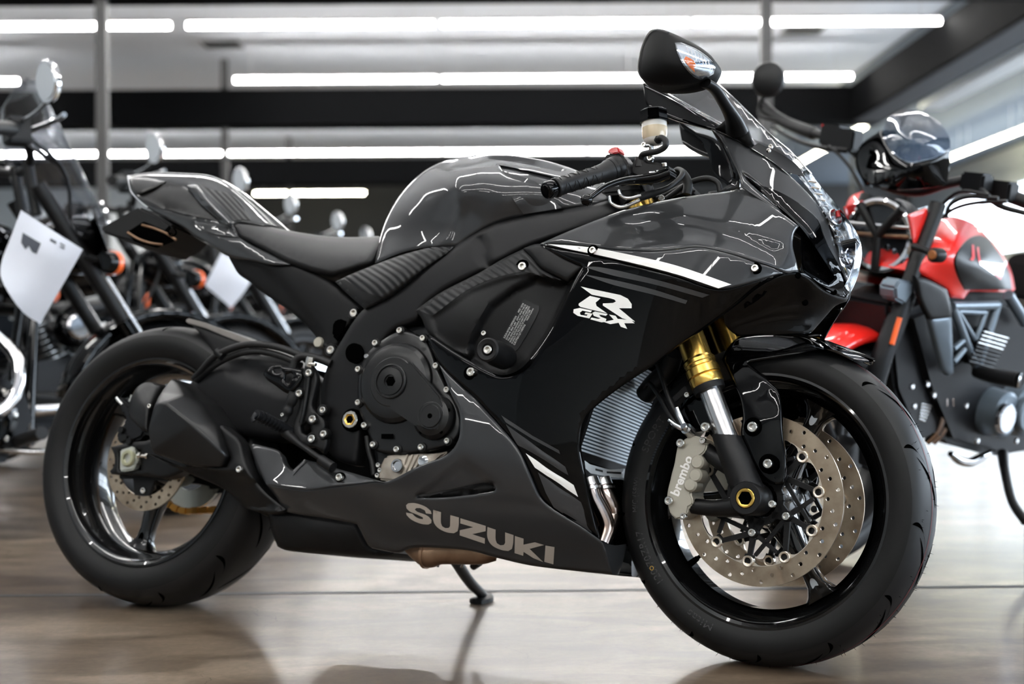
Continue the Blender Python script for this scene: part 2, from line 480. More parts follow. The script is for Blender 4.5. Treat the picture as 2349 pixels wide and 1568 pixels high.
def plate(name, parent, m, outer, holes=(), y0=0., y1=.005, post=None, ang=30, label=None, bev=0.):
    """flat plate in the XZ plane between lateral offsets y0 and y1"""
    v, f = cdt([np.asarray(outer, float)] + [np.asarray(h, float) for h in holes]); n = len(v)
    A = np.column_stack([v[:, 0], np.full(n, y0), v[:, 1]]); B = A.copy(); B[:, 1] = y1
    Fc = [tuple(t) for t in f] + [tuple(t[::-1] + n) for t in f] + [(b, a, n + a, n + b) for a, b in boundary(f)]
    return mk(name, np.concatenate([A, B]), Fc, m, parent, post, ang, fix=True, label=label)

def circle(cx, cy, r, n=24, ph=0.): return [(cx + r * math.cos(2 * math.pi * i / n + ph), cy + r * math.sin(2 * math.pi * i / n + ph)) for i in range(n)]

def prism(name, parent, m, pts, y0, y1, bevel=.003, post=None, ang=40, label=None, seg=2, taper=1., vf=False):
    """XZ outline extruded along Y with rounded edges"""
    bm = bmesh.new(); P = np.asarray(pts, float); c = P.mean(0)
    a = [bm.verts.new((p[0], y0, p[1])) for p in P]; Q = c + (P - c) * taper
    b = [bm.verts.new((p[0], y1, p[1])) for p in Q]; n = len(P)
    bm.faces.new(a); bm.faces.new(b[::-1])
    for i in range(n): bm.faces.new((a[i], a[(i + 1) % n], b[(i + 1) % n], b[i]))
    bmesh.ops.recalc_face_normals(bm, faces=bm.faces)
    if bevel: bmesh.ops.bevel(bm, geom=bm.edges[:], offset=bevel, segments=seg, affect='EDGES', clamp_overlap=True)
    me = bpy.data.meshes.new(name); bm.to_mesh(me); bm.free()
    if post is not None: me.transform(Matrix(post.tolist()) if isinstance(post, np.ndarray) else post)
    for x in (m if isinstance(m, (list, tuple)) else [m]): me.materials.append(x)
    finish(me, ang); o = bpy.data.objects.new(name, me)
    if label: o['label'] = label
    return link(o, parent)

def box(name, parent, m, lo, hi, bevel=.0, post=None, label=None, rot=None):
    o = prism(name, parent, m, [(lo[0], lo[2]), (hi[0], lo[2]), (hi[0], hi[2]), (lo[0], hi[2])], lo[1], hi[1], bevel, post, label=label)
    return o

def loft(name, parent, m, secs, post=None, ang=45, cap=True, label=None):
    n = len(secs[0]); V = [p for s_ in secs for p in s_]
    Fc = [(i * n + j, i * n + (j + 1) % n, (i + 1) * n + (j + 1) % n, (i + 1) * n + j) for i in range(len(secs) - 1) for j in range(n)]
    if cap: Fc += [tuple(range(n - 1, -1, -1)), tuple((len(secs) - 1) * n + j for j in range(n))]
    return mk(name, V, Fc, m, parent, post, ang, fix=True, label=label)

# a socket-head screw, shared by every bolt that shows its head
def bolt_mesh():
    n = 18; prof = [(.0, -.004), (.52, -.004), (.52, .55), (.58, .6), (.9, .6), (1., .48), (1., -.6), (0, -.6)]
    V, Fc = lathe('b', None, None, prof, axis=(0, -1, 0), n=n, vf=True)
    me = bpy.data.meshes.new('bolt'); me.from_pydata([tuple(v) for v in V], [], Fc)
    bm = bmesh.new(); bm.from_mesh(me); bmesh.ops.remove_doubles(bm, verts=bm.verts, dist=1e-5)
    loose = [v for v in bm.verts if not v.link_faces]; bmesh.ops.delete(bm, geom=loose, context='VERTS')
    bmesh.ops.recalc_face_normals(bm, faces=bm.faces); bm.to_mesh(me); bm.free()
    me.materials.append(M['bolt']); finish(me, 35); return me
BOLT = bolt_mesh()
def bolt(parent, P, r=.006, axis=(0, -1, 0), post=None, m=None, name='bolt'):
    u, v, a = frame_axis(axis)
    R = Matrix(((u[0], -a[0], v[0], 0), (u[1], -a[1], v[1], 0), (u[2], -a[2], v[2], 0), (0, 0, 0, 1)))
    o = bpy.data.objects.new(name, BOLT); link(o, parent)
    X = Matrix.Translation(Vector([float(c) for c in P])) @ R @ Matrix.Scale(r, 4)
    if post is not None: X = Matrix(post.tolist()) @ X
    o.matrix_local = X
    return o
# ------------------------------------------------------------------ the showroom
CEIL = 3.98; TUBEZ = 3.53; XL, XR, YB, YF = -11.0, 9.5, 33.0, -7.0
M['wall_dark'] = mat('dark wall paint', (.03, .028, .026), .7)
M['wall_white'] = mat('white wall paint', (.62, .64, .64), .7)
M['ceil'] = mat('white ceiling', (.76, .80, .86), .8)
M['beam'] = mat('black beam paint', (.0022, .0023, .0026), .8, spec=.05)
M['beam_under'] = mat('dark blue grey soffit', (.10, .115, .14), .6)
M['post'] = mat('dark grey post', (.035, .034, .033), .5)
M['joint'] = mat('black floor joint', (.012, .013, .015), .5)
M['tube'] = mat('lit fluorescent tube', (1, .985, .96), emit=TUBE_STRENGTH)
M['tube_warm'] = mat('lit warm fluorescent tube', (1, .97, .74), emit=TUBE_STRENGTH * .8)
M['fixture'] = mat('light housing', (.7, .7, .7), .5)
M['vent'] = mat('grey vent', (.14, .14, .14), .6)
M['mullion'] = mat('white window frame', (.65, .68, .7), .5)

def floor_material():
    m = mat('polished concrete', (.3, .25, .2), .45, 0, .5, .14, spec=.25)
    nt = m.node_tree; b = nt.nodes['Principled BSDF']; N = nt.nodes.new; L = nt.links.new
    tc = N('ShaderNodeTexCoord')
    def noise(scale, det, stretch=(1, 1, 1)):
        mp = N('ShaderNodeMapping'); mp.inputs['Scale'].default_value = stretch; L(tc.outputs['Object'], mp.inputs[0])
        t = N('ShaderNodeTexNoise'); t.inputs['Scale'].default_value = scale; t.inputs['Detail'].default_value = det; t.inputs['Distortion'].default_value = .7
        L(mp.outputs[0], t.inputs['Vector']); return t.outputs[0]
    def ramp(src, a, b_, ca, cb):
        r = N('ShaderNodeValToRGB'); r.color_ramp.elements[0].position = a; r.color_ramp.elements[1].position = b_
        r.color_ramp.elements[0].color = (*ca, 1); r.color_ramp.elements[1].color = (*cb, 1); L(src, r.inputs[0]); return r.outputs[0]
    def mixc(f, a, b_, mode='MIX'):
        x = N('ShaderNodeMix'); x.data_type = 'RGBA'; x.blend_type = mode
        if isinstance(f, float): x.inputs[0].default_value = f
        else: L(f, x.inputs[0])
        L(a, x.inputs[6]); L(b_, x.inputs[7]); return x.outputs[2]
    base = ramp(noise(1.3, 6, (1, 1.6, 1)), .36, .66, (.085, .055, .033), (.235, .182, .130))
    blot = ramp(noise(5., 8, (.6, 1.6, 1)), .42, .60, (.42, .38, .34), (1, 1, 1))
    fine = ramp(noise(60., 4), .3, .7, (.82, .81, .8), (1.06, 1.06, 1.06))
    speck = ramp(noise(420., 2), .68, .74, (1, 1, 1), (.45, .42, .4))
    c = mixc(.8, base, blot, 'MULTIPLY'); c = mixc(1., c, fine, 'MULTIPLY'); c = mixc(.6, c, speck, 'MULTIPLY')
    vo = N('ShaderNodeTexVoronoi'); vo.feature = 'DISTANCE_TO_EDGE'; vo.inputs['Scale'].default_value = 2.6
    mp = N('ShaderNodeMapping'); L(tc.outputs['Object'], mp.inputs[0])
    dn = N('ShaderNodeTexNoise'); dn.inputs['Scale'].default_value = 5; dn.inputs['Detail'].default_value = 8; L(mp.outputs[0], dn.inputs['Vector'])
    ad = N('ShaderNodeMix'); ad.data_type = 'VECTOR'; ad.inputs[0].default_value = .22; L(mp.outputs[0], ad.inputs[4]); L(dn.outputs[1], ad.inputs[5])
    L(ad.outputs[1], vo.inputs['Vector'])
    crack = ramp(vo.outputs['Distance'], .0, .004, (.35, .3, .26), (1, 1, 1))
    gate = ramp(noise(1.7, 3), .52, .60, (0, 0, 0), (1, 1, 1))
    gm = N('ShaderNodeMix'); gm.data_type = 'RGBA'; gm.blend_type = 'MULTIPLY'; L(gate, gm.inputs[0]); L(c, gm.inputs[6]); L(crack, gm.inputs[7])
    L(gm.outputs[2], b.inputs['Base Color'])
    rr = N('ShaderNodeMapRange'); rr.inputs['To Min'].default_value = .12; rr.inputs['To Max'].default_value = .24; L(noise(4., 5), rr.inputs[0]); L(rr.outputs[0], b.inputs['Coat Roughness'])
    bn = N('ShaderNodeBump'); bn.inputs['Strength'].default_value = .12; bn.inputs['Distance'].default_value = .002; L(noise(7., 6), bn.inputs['Height']); L(bn.outputs[0], b.inputs['Normal'])
    L(bn.outputs[0], b.inputs['Coat Normal'])
    return m
M['floor'] = floor_material()

def struct(o): o['kind'] = 'structure'; return o
struct(box('floor', None, M['floor'], (XL, YF, -.1), (XR, YB, 0)))
struct(box('ceiling', None, M['ceil'], (XL, YF, CEIL), (XR, YB, CEIL + .1)))
M['ceil_dim'] = mat('ceiling with painted dimness', (.12, .14, .165), .8)  # weaker light of the right bay put into the grey of its slab
struct(box('ceiling', None, M['ceil_dim'], (4.62, YF, CEIL - .01), (XR, YB, CEIL)))
struct(box('wall_back', None, M['wall_dark'], (XL, YB, 0), (XR, YB + .1, CEIL)))
struct(box('wall_left', None, M['wall_white'], (XL - .1, YF, 0), (XL, YB, CEIL)))
struct(box('wall_front', None, M['wall_white'], (XL, YF - .1, 0), (XR, YF, CEIL)))
wr = struct(box('wall_right', None, M['wall_white'], (XR, YF, 0), (XR + .12, YB, 1.0)))
struct(box('wall_right_sill', None, M['wall_white'], (XR - .04, 15.5, 0), (XR - .001, YB, 2.0)))
struct(box('wall_right_header', None, M['wall_white'], (XR, YF, 3.3), (XR + .12, YB, CEIL)))
struct(box('wall_partition', None, M['wall_white'], (-8.6, 25.2, 0), (-6.6, 25.3, 3.5)))
k = 0; y = YF
while y < YB - .1:
    k += 1; y1 = min(y + 2.5, YB)
    w_ = prism(f'window_{k}', None, M['mullion'], [(0, 0), (.12, 0), (.12, .12), (0, .12)], 0, .1, 0); bpy.data.objects.remove(w_)
    me_v, me_f = [], []
    def bb(lo, hi):
        n = len(me_v)
        for z in (lo[2], hi[2]):
            for x_, y_ in ((lo[0], lo[1]), (hi[0], lo[1]), (hi[0], hi[1]), (lo[0], hi[1])): me_v.append((x_, y_, z))
        me_f.extend([(n, n + 3, n + 2, n + 1), (n + 4, n + 5, n + 6, n + 7)] + [(n + i, n + (i + 1) % 4, n + 4 + (i + 1) % 4, n + 4 + i) for i in range(4)])
    bb((XR, y, 1.0), (XR + .08, y + .06, 3.3)); bb((XR, y1 - .06, 1.0), (XR + .08, y1, 3.3))
    bb((XR, y + .06, 1.0), (XR + .08, y1 - .06, 1.06)); bb((XR, y + .06, 3.24), (XR + .08, y1 - .06, 3.3)); bb((XR, y + .06, 2.2), (XR + .08, y1 - .06, 2.26))
    win = struct(mk(f'window_{k}', me_v, me_f, M['mullion'], smooth=False))
    box('pane', win, M['pane'], (XR + .035, y + .06, 1.06), (XR + .043, y1 - .06, 3.24))
    y = y1
# daylight enters through the glazed right wall: a portal in front of it guides the sky's light
pl = bpy.data.lights.new('sky_portal', 'AREA'); pl.shape = 'RECTANGLE'; pl.size = 2.3; pl.size_y = YB - YF
try: pl.cycles.is_portal = True
except Exception: pass
po = bpy.data.objects.new('sky_portal', pl); po.matrix_world = Matrix.Translation((XR + .3, (YB + YF) / 2, 2.15)) @ Matrix.Rotation(math.pi / 2, 4, 'Y'); COL.objects.link(po)

jt = box('floor_joint', None, M['joint'], (-6, -.014, -.02), (9, .014, .0006)); jt.location = (0, 3.235, 0); jt.rotation_euler = (0, 0, .017); struct(jt); jt.name = 'trim_1'
BZ = 3.13
for nm, lo, hi in (('beam', (XL, 10.35, BZ), (4.2, 10.8, 3.57)), ('beam', (XL, 17.12, BZ), (4.62, 17.6, 3.57)), ('beam', (XL, 24.2, BZ), (4.62, 24.7, 3.57))):
    struct(box(nm, None, M['beam'], lo, hi))
rb = struct(box('beam', None, M['beam'], (4.2, YF, BZ), (4.62, 17.12, 3.57)))
struct(box('soffit', rb, M['beam_under'], (4.24, YF, BZ - .012), (4.56, 17.12, BZ)))
struct(box('trim_2', None, M['mullion'], (5.48, 9, 3.5), (5.78, 18.6, 3.57)))
for (px, d, top) in ((240, 10.57, 0), (1760, 10.57, 0), (520, 17.36, 0), (666, 24.45, 0), (1958, 24.45, 0)):
    x = (px - 1174.5) / FPX * d
    w = .042
    c = struct(prism('column', None, M['post'], [(x - w, 0), (x + w, 0), (x + w, CEIL), (x - w, CEIL)], d - w, d + w, .006))

def light_proto(warm):
    t = empty('ceiling_light')
    box('housing', t, M['fixture'], (-1.19, -.032, .027), (1.19, .032, .05), .003)
    n = 14; V = []
    for x in (-1.185, 1.185):
        for i in range(n):
            q = 2 * math.pi * i / n; V.append((x, .026 * math.cos(q), .026 * math.sin(q)))
    Fc = [(i, (i + 1) % n, n + (i + 1) % n, n + i) for i in range(n)] + [tuple(range(n)), tuple(range(2 * n - 1, n - 1, -1))]
    for x in (-1.0, 1.0): box('hanger', t, M['fixture'], (x - .004, -.004, .05), (x + .004, .004, CEIL - TUBEZ))
    mk('tube', V, Fc, M['tube_warm' if warm else 'tube'], t, fix=True)
    return t
LP = [light_proto(False), light_proto(True)]; used = [0, 0]
def ceiling_light(x, y, rot, label, warm=0, group=None):
    if not used[warm]: o = LP[warm]; used[warm] = 1
    else:
        o = LP[warm].copy(); COL.objects.link(o)
        for ch in LP[warm].children:
            c = ch.copy(); COL.objects.link(c); c.parent = o
    o.location = (x, y, TUBEZ); o.rotation_euler = (0, 0, rot); tag(o, label, 'ceiling light', group); return o
def at_d(px, d): return (px - 1174.5) / FPX * d
ordw = ['first', 'second', 'third', 'fourth', 'fifth', 'sixth', 'seventh']
row1 = [(-176, 405)] + [(427, 1008), (1008, 1590), (1590, 2163)]
for i, (a, b) in enumerate(row1):
    ceiling_light(at_d((a + b) / 2, 13.35), 13.35, 0, f'long ceiling tube in the topmost row of lights, {ordw[i]} from the left', 0, 'ceiling tubes, nearest row')
for i, (a, b) in enumerate([(-422, 53), (537, 1012), (1012, 1487), (1487, 1962)]):
    ceiling_light(at_d((a + b) / 2, 16.3), 16.3, 0, f'long lit ceiling tube just before the wide black beam, {ordw[i]} from the left', 0, 'ceiling tubes before the black beam')
for i, c in enumerate([-147, 186, 519, 851, 1183, 1516]):
    ceiling_light(at_d(c, 23.1), 23.1, 0, f'lit ceiling tube in the row behind the wide black beam, {ordw[i]} from the left', 0, 'ceiling tubes behind the black beam')
ceiling_light(at_d(713, 30), 30, 0, 'yellowish lit ceiling tube farthest back, against the dark rear wall', 1)
for i, yy in enumerate((19.9, 22.35, 24.8)):
    ceiling_light(5.2, yy, math.pi / 2, f'warm lit ceiling tube running away behind the flyscreen, {ordw[i]} nearest', 1, 'warm tubes behind the flyscreen')
for i, yy in enumerate((15.0, 17.45, 19.9, 22.35, 24.8)):
    ceiling_light(7.7, yy, math.pi / 2, f'warm lit ceiling tube above the right hand windows, {ordw[i]} nearest', 1, 'warm tubes above the windows')
# the rows over and behind the camera go on as the rows in view; the paint of the motorcycle mirrors them
for j, yy in enumerate((7.6, 4.9, 2.2, -.5, -3.2)):
    for i in range(4):
        ceiling_light(3.0 - 2.45 * i, yy, 0, f'lit ceiling tube out of view overhead, {ordw[j]} row from the back, {ordw[i]} from the right', 0, 'ceiling tubes overhead')
for px, d, y_, lab in ((515, 16.4, 105, 'grey slotted air vent in the ceiling left of the middle'), (1845, 15.8, 78, 'grey slotted air vent in the ceiling near the right hand beam')):
    t = empty('ceiling_vent', (at_d(px, d), d, CEIL)); tag(t, lab, 'vent')
    box('frame', t, M['vent'], (-.22, -.2, -.02), (.22, .2, 0))
    for i in range(5): box('slat', t, M['darkmetal'], (-.2, -.16 + .07 * i, -.03), (.2, -.13 + .07 * i, -.018))
# ------------------------------------------------------------------ the sport motorcycle
BX, BY, YAW, LEAN, STEER = -.80882, 3.08257, .43154, .20298, -.11753
WB, RR, RF = 1.39, .315, .298
bike = empty('sport_motorcycle', (BX, BY, .0015), (-LEAN, 0, -YAW))
tag(bike, 'dark grey and black sport motorcycle with full fairing on its side stand in front', 'motorcycle')
bpy.context.view_layer.update()
WM = np4(Matrix.Translation((BX, BY, .0015)) @ Matrix.Rotation(-YAW, 4, 'Z') @ Matrix.Rotation(-LEAN, 4, 'X'))
_a = math.radians(23.75); AX = Vector((-math.sin(_a), 0, math.cos(_a))); AP = Vector((WB - .04, 0, RF + .1))
ST = Matrix.Translation(AP) @ Matrix.Rotation(STEER, 4, AX) @ Matrix.Translation(-AP)
STn = np4(ST)
RB = Rig(WM); RFr = Rig(WM, STn)

# ---- tyres
RSEC = [(.066, .222), (.076, .229), (.0865, .244), (.0925, .262), (.0905, .278), (.0845, .289), (.0745, .2985), (.058, .3062), (.036, .3122), (.015, .3146), (0, .315)]
FSEC = [(.045, .222), (.0535, .229), (.0595, .243), (.0612, .256), (.0585, .269), (.0525, .278), (.0445, .2855), (.0335, .2912), (.02, .2955), (.009, .2976), (0, .298)]
def tyre(name, sec, c, post, grooves, label):
    h = np.array(sec); h = catmull(np.column_stack([h, h[:, :1]]), 3)[:, :2]
    prof = [(r, y) for y, r in h] + [(r, -y) for y, r in h[::-1][1:]]
    inner = [(.232, -sec[0][0] + .01), (.232, sec[0][0] - .01)]
    prof = prof + inner + [prof[0]]
    o = lathe(name, bike, M['rubber'], prof, (c[0], 0, c[1]), (0, 1, 0), 160, post, 60, label=label)
    # sidewall band
    i0, i1 = 2, 14
    band = [(r + .0004 * 0, y) for y, r in h[i0:i1]]
    for s in (-1, 1):
        bd = [(r + .0003, s * (y + .0006)) for r, y in band] + [(r - .002, s * (y - .003)) for r, y in band[::-1]]
        lathe('sidewall_band', o, M['sidewall'], bd + [bd[0]], (c[0], 0, c[1]), (0, 1, 0), 128, post, 60)
    # tread grooves: arcs over the section, given as (section position, angle) curves; u = 0 crown .. 1 shoulder
    arc = np.concatenate([[0], np.cumsum(np.linalg.norm(np.diff(h[::-1], axis=0), axis=1))]); hr = h[::-1]
    def pt(u, a, s, off=.0005):
        q = u * .062 / .062
        yy = np.interp(u, arc, hr[:, 0]); rr = np.interp(u, arc, hr[:, 1])
        return np.array([c[0] + (rr + off) * math.cos(a), s * (yy + off * .5), c[1] + (rr + off) * math.sin(a)])
    V = []; Fc = []
    for k in range(grooves):
        for s in (-1, 1):
            for kind in (0, 1):
                a0 = 2 * math.pi * (k + .5 * kind + (.25 if s > 0 else 0)) / grooves; L = 14
                sc_ = arc[-1] / .105
                for i in range(L + 1):
                    t = i / L
                    if kind == 0: u = (.003 + .034 * t ** 1.6) * sc_; a = a0 + .30 * t; wd_ = .0036 * math.sin(math.pi * (t * .9 + .07))
                    else: u = (.020 + .034 * t) * sc_; a = a0 + .13 * t + .05 * math.sin(math.pi * t) ; wd_ = .0056 * math.sin(math.pi * t) ** .8
                    du = wd_ if kind == 0 else wd_ * .6; da = 0 if kind == 0 else wd_ / .3
                    V += [pt(max(u - du, .0003), a - da, s), pt(u + du, a + da, s)]
                    if i: n = len(V); Fc.append((n - 4, n - 3, n - 1, n - 2))
    g = mk('tread_groove', V, Fc, M['groove'], o, post, 180); tag(g, kind='stuff')
    return o, pt
FT, fpt = tyre('tyre', FSEC, (WB, RF), STn, 13, 'front tyre, facing the camera')
RT, rpt = tyre('tyre', RSEC, (0, RR), None, 11, 'wide rear tyre')
# moulding line and rubber hairs of the new front tyre
def ring_on(pt, u, s, wdt, name, par, m, post, n=160):
    V = []; Fc = []
    for i in range(n):
        a = 2 * math.pi * i / n; V += [pt(u - wdt, a, s, .0007), pt(u + wdt, a, s, .0007)]
    for i in range(n): j = (i + 1) % n; Fc.append((2 * i, 2 * i + 1, 2 * j + 1, 2 * j))
    return mk(name, V, Fc, m, par, post, 180)
ring_on(fpt, .017, -1, .0009, 'mould_line', FT, M['redline'], STn)
random.seed(4); V = []; Fc = []
for i in range(170):
    a = random.random() * 2 * math.pi; s = random.choice((-1, 1)); u = random.choice((.001, .012, .024, .034, .044))
    p = fpt(u, a, s, 0.); q = fpt(u + .001, a + random.uniform(-.006, .006), s, random.uniform(.003, .0075)); n = len(V)
    w = np.array([0, .0005, 0]); d = np.array([.0005 * math.sin(a), 0, -.0005 * math.cos(a)])
    V += [p + w, p - w + d, p - w - d, q]; Fc += [(n, n + 1, n + 3), (n + 1, n + 2, n + 3), (n + 2, n, n + 3)]
tag(mk('rubber_hair', V, Fc, M['groove'], FT, STn, 180), kind='stuff')
def tyre_text(o, s, c, r0, r1, y, mid, span, post, m='gray_text', flip=False):
    v, f = text_mesh(s, 1.1); lo, hi = v.min(0), v.max(0); t = (v - lo) / (hi - lo); V = []
    for a, b in t:
        ang = mid + span * (.5 - a); r = r0 + (r1 - r0) * b
        V.append((c[0] + r * math.cos(ang), -np.interp(r, [.236, .256, .27], y) - .0011, c[1] + r * math.sin(ang)))
    mk('sidewall_lettering', V, f, M[m], o, post, 180, smooth=False)
fy = [.0575, .0618, .0605]
for s, mid, span in (('120/70ZR17', math.radians(208), .42), ('M/C (58W)', math.radians(180), .26), ('SPORT', math.radians(152), .30), ('Mitas', math.radians(244), .22)):
    tyre_text(FT, s, (WB, RF), .242, .2555, fy, mid, span, STn)
lathe('paint_mark', FT, M['yellow'], [(.0042, 0), (.0042, .0004), (.0030, .0004), (.0030, 0), (.0042, 0)], (WB + .249 * math.cos(math.radians(213)), -.0622, RF + .249 * math.sin(math.radians(213))), n=16, post=STn)

# ---- wheels
def wheel(c, hw, post, angs, label, rear):
    rim = [(.226, -hw - .004), (.2315, -hw - .009), (.2325, -hw - .012), (.228, -hw - .0125), (.2225, -hw - .008), (.2215, -hw), (.214, -hw + .012), (.2045, -hw + .024), (.1985, -hw + .036), (.1955, -.02),
           (.1955, .02), (.1985, hw - .036), (.2045, hw - .024), (.214, hw - .012), (.2215, hw), (.2225, hw + .008), (.228, hw + .0125), (.2325, hw + .012), (.2315, hw + .009), (.226, hw + .004),
           (.224, hw - .004), (.206, hw - .03), (.203, 0), (.206, -hw + .03), (.224, -hw + .004), (.226, -hw - .004)]
    W_ = lathe('wheel', bike, M['rim'], rim, (c[0], 0, c[1]), (0, 1, 0), 128, post, 32, label=label)
    lathe('hub', W_, M['rim'], [(.016, -.055), (.045, -.055), (.05, -.03), (.05, .03), (.045, .055), (.016, .055), (.016, -.055)], (c[0], 0, c[1]), (0, 1, 0), 40, post)
    for a in angs:
        a = math.radians(a); er = np.array([math.cos(a), 0, math.sin(a)]); et = np.array([-math.sin(a), 0, math.cos(a)]); O = np.array([c[0], 0, c[1]])
        st = [(.035, .030, .032), (.07, .024, .026), (.11, .018, .020), (.15, .0155, .017), (.172, .018, .0175), (.188, .028, .020), (.199, .046, .024)]
        secs = []
        for r, wt, wa in st:
            secs.append([O + er * r + et * wt * math.copysign(abs(math.cos(q)) ** .6, math.cos(q)) + np.array([0, wa * math.copysign(abs(math.sin(q)) ** .6, math.sin(q)), 0]) for q in np.linspace(0, 2 * math.pi, 17)[:-1]])
        loft('spoke', W_, M['rim'], secs, post, 40)
        # the oval lightening pocket near the rim
        P = O + er * .172; V = []
        ring = [P + er * .013 * math.cos(q) + et * .0065 * math.sin(q) + np.array([0, -.0178, 0]) for q in np.linspace(0, 2 * math.pi, 15)[:-1]]
        ring2 = [p + np.array([0, .012, 0]) for p in [P + (x - P) * .8 for x in ring]]
        loft('spoke_pocket', W_, M['steel'] if not rear else M['groove'], [ring, ring2], post, 30)
    return W_
FW = wheel((WB, RF), .044, STn, (62, 182, 302), 'front wheel in gloss black with twin brake discs', False)
RW = wheel((0, RR), .070, None, (-103, 17, 137), 'rear wheel in gloss black', True)
def valve(W_, c, a, post):
    a = math.radians(a); er = np.array([math.cos(a), 0, math.sin(a)]); p = np.array([c[0], -.012, c[1]])
    tube('valve_stem', W_, M['groove'], [p + er * .198, p + er * .178, p + er * .177, p + er * .163], [.0065, .005, .0035, .0032], 10, 1, post)
valve(FW, (WB, RF), 219, STn)

def brake_disc(W_, c, y, ro, ri, nb, post, carrier=True, holes=3, nh=15, rb=.0105, th=.0045, cm='matte', ph=0.):
    outer = circle(c[0], c[1], ro, 120)
    inner = []
    for i in range(nb * 12):
        a = 2 * math.pi * i / (nb * 12) + ph; t = (math.cos(nb * (a - ph)) + 1) / 2
        r = ri - (.014 * (t ** 3) if nb else 0) if carrier else ri
        inner.append((c[0] + r * math.cos(a), c[1] + r * math.sin(a)))
    H = []
    rows = [ro - .0085, ro - .019, ro - .0285][:holes]
    for j, r in enumerate(rows):
        for i in range(nh):
            a = 2 * math.pi * (i + .37 * j) / nh + ph; H.append(circle(c[0] + r * math.cos(a), c[1] + r * math.sin(a), .0038, 8))
    d = plate('brake_disc', W_, M['disc'], outer, [inner] + H, y - th / 2, y + th / 2, post)
    if carrier:
        # clean, unswept inner band, proud by a hair
        rb0 = ro - .036
        oc = circle(c[0], c[1], rb0, 96)
        plate('disc_inner_band', W_, M['disc_clean'], oc, [inner], y - th / 2 - .0006, y + th / 2 + .0006, post)
        rbut = ri - .006; V = []; Fc = []
        def bar(r0, a0, r1, a1, w0=.0042, w1=.0036, h=.0035):
            p = np.array([c[0] + r0 * math.cos(a0), c[1] + r0 * math.sin(a0)]); q = np.array([c[0] + r1 * math.cos(a1), c[1] + r1 * math.sin(a1)])
            d_ = (q - p) / np.linalg.norm(q - p); n_ = np.array([-d_[1], d_[0]]); k = len(V)
            for yy in (y - h, y + h):
                for t_, ww, sg_ in ((p, w0, 1), (q, w1, 1), (q, w1, -1), (p, w0, -1)): V.append((t_[0] + n_[0] * ww * sg_, yy, t_[1] + n_[1] * ww * sg_))
            Fc.extend([(k, k + 1, k + 2, k + 3), (k + 7, k + 6, k + 5, k + 4)] + [(k + j, k + 4 + j, k + 4 + (j + 1) % 4, k + (j + 1) % 4) for j in range(4)])
        for i in range(5):
            a = 2 * math.pi * (i + .5) / 5 + ph + math.pi / 10 * 0
            b0 = 2 * math.pi * (2 * i) / nb + ph; s1 = 2 * math.pi / nb
            for m_ in (-1, 0, 1, 2): bar(.060, a, rbut, b0 + s1 * (m_ + .0) + s1 * 1 * 0 + (0 if nb == 10 else 0), .0055 if m_ in (0, 1) else .0042, .004) if m_ in (0, 1) else bar(.060, a, rbut - .012, b0 + s1 * m_ + (.10 if m_ < 0 else -.10), .0042, .003)
            bar(.036, a - .35, .060, a, .006, .007); bar(.036, a + .35, .060, a, .006, .007)
        for i in range(24): bar(.040, 2 * math.pi * i / 24, .040, 2 * math.pi * (i + 1) / 24, .006, .006)
        for i in range(nb):
            a = 2 * math.pi * i / nb + ph; bar(rbut - .012, a, rbut + .004, a, .0085, .0095)
        mk('disc_carrier', W_, None, None) if False else mk('disc_carrier', V, Fc, M[cm], W_, post, 30)
        for i in range(nb):
            a = 2 * math.pi * i / nb + ph
            lathe('disc_button', W_, M['disc_clean'], [(.0062, -.004), (.0062, .007), (.0075, .0078), (.0098, .0078), (.0108, .0068), (.0108, -.004), (.0062, -.004)], (c[0] + rbut * math.cos(a), y, c[1] + rbut * math.sin(a)), (0, -1, 0), 20, post)
        for i in range(5):
            a = 2 * math.pi * (i + .5) / 5 + ph
            lathe('bolt_boss', W_, M[cm], [(0, .006), (.009, .006), (.0105, .003), (.0105, -.004), (0, -.004)], (c[0] + .060 * math.cos(a), y, c[1] + .060 * math.sin(a)), (0, -1, 0), 16, post)
            bolt(W_, (c[0] + .060 * math.cos(a), y - .009, c[1] + .060 * math.sin(a)), .0072, post=post)
brake_disc(FW, (WB, RF), -.062, .155, .118, 10, STn, ph=.16)
brake_disc(FW, (WB, RF), .062, .155, .118, 10, STn, ph=.1)
brake_disc(RW, (0, RR), -.074, .110, .078, 5, None, False, 3, 16, th=.005)
# rear disc carrier
plate('disc_carrier', RW, M['matte'], [(r * math.cos(a), RR + r * math.sin(a)) for a, r in sum([[(2 * math.pi * i / 5 - .25 - 1.57, .079), (2 * math.pi * i / 5 + .25 - 1.57, .079), (2 * math.pi * (i + .5) / 5 - 1.57, .05)] for i in range(5)], [])], [circle(0, RR, .03, 20)], -.079, -.071)
for i in range(5):
    a = 2 * math.pi * i / 5 - math.pi / 2 + .1; bolt(RW, (.066 * math.cos(a), -.082, RR + .066 * math.sin(a)), .007)

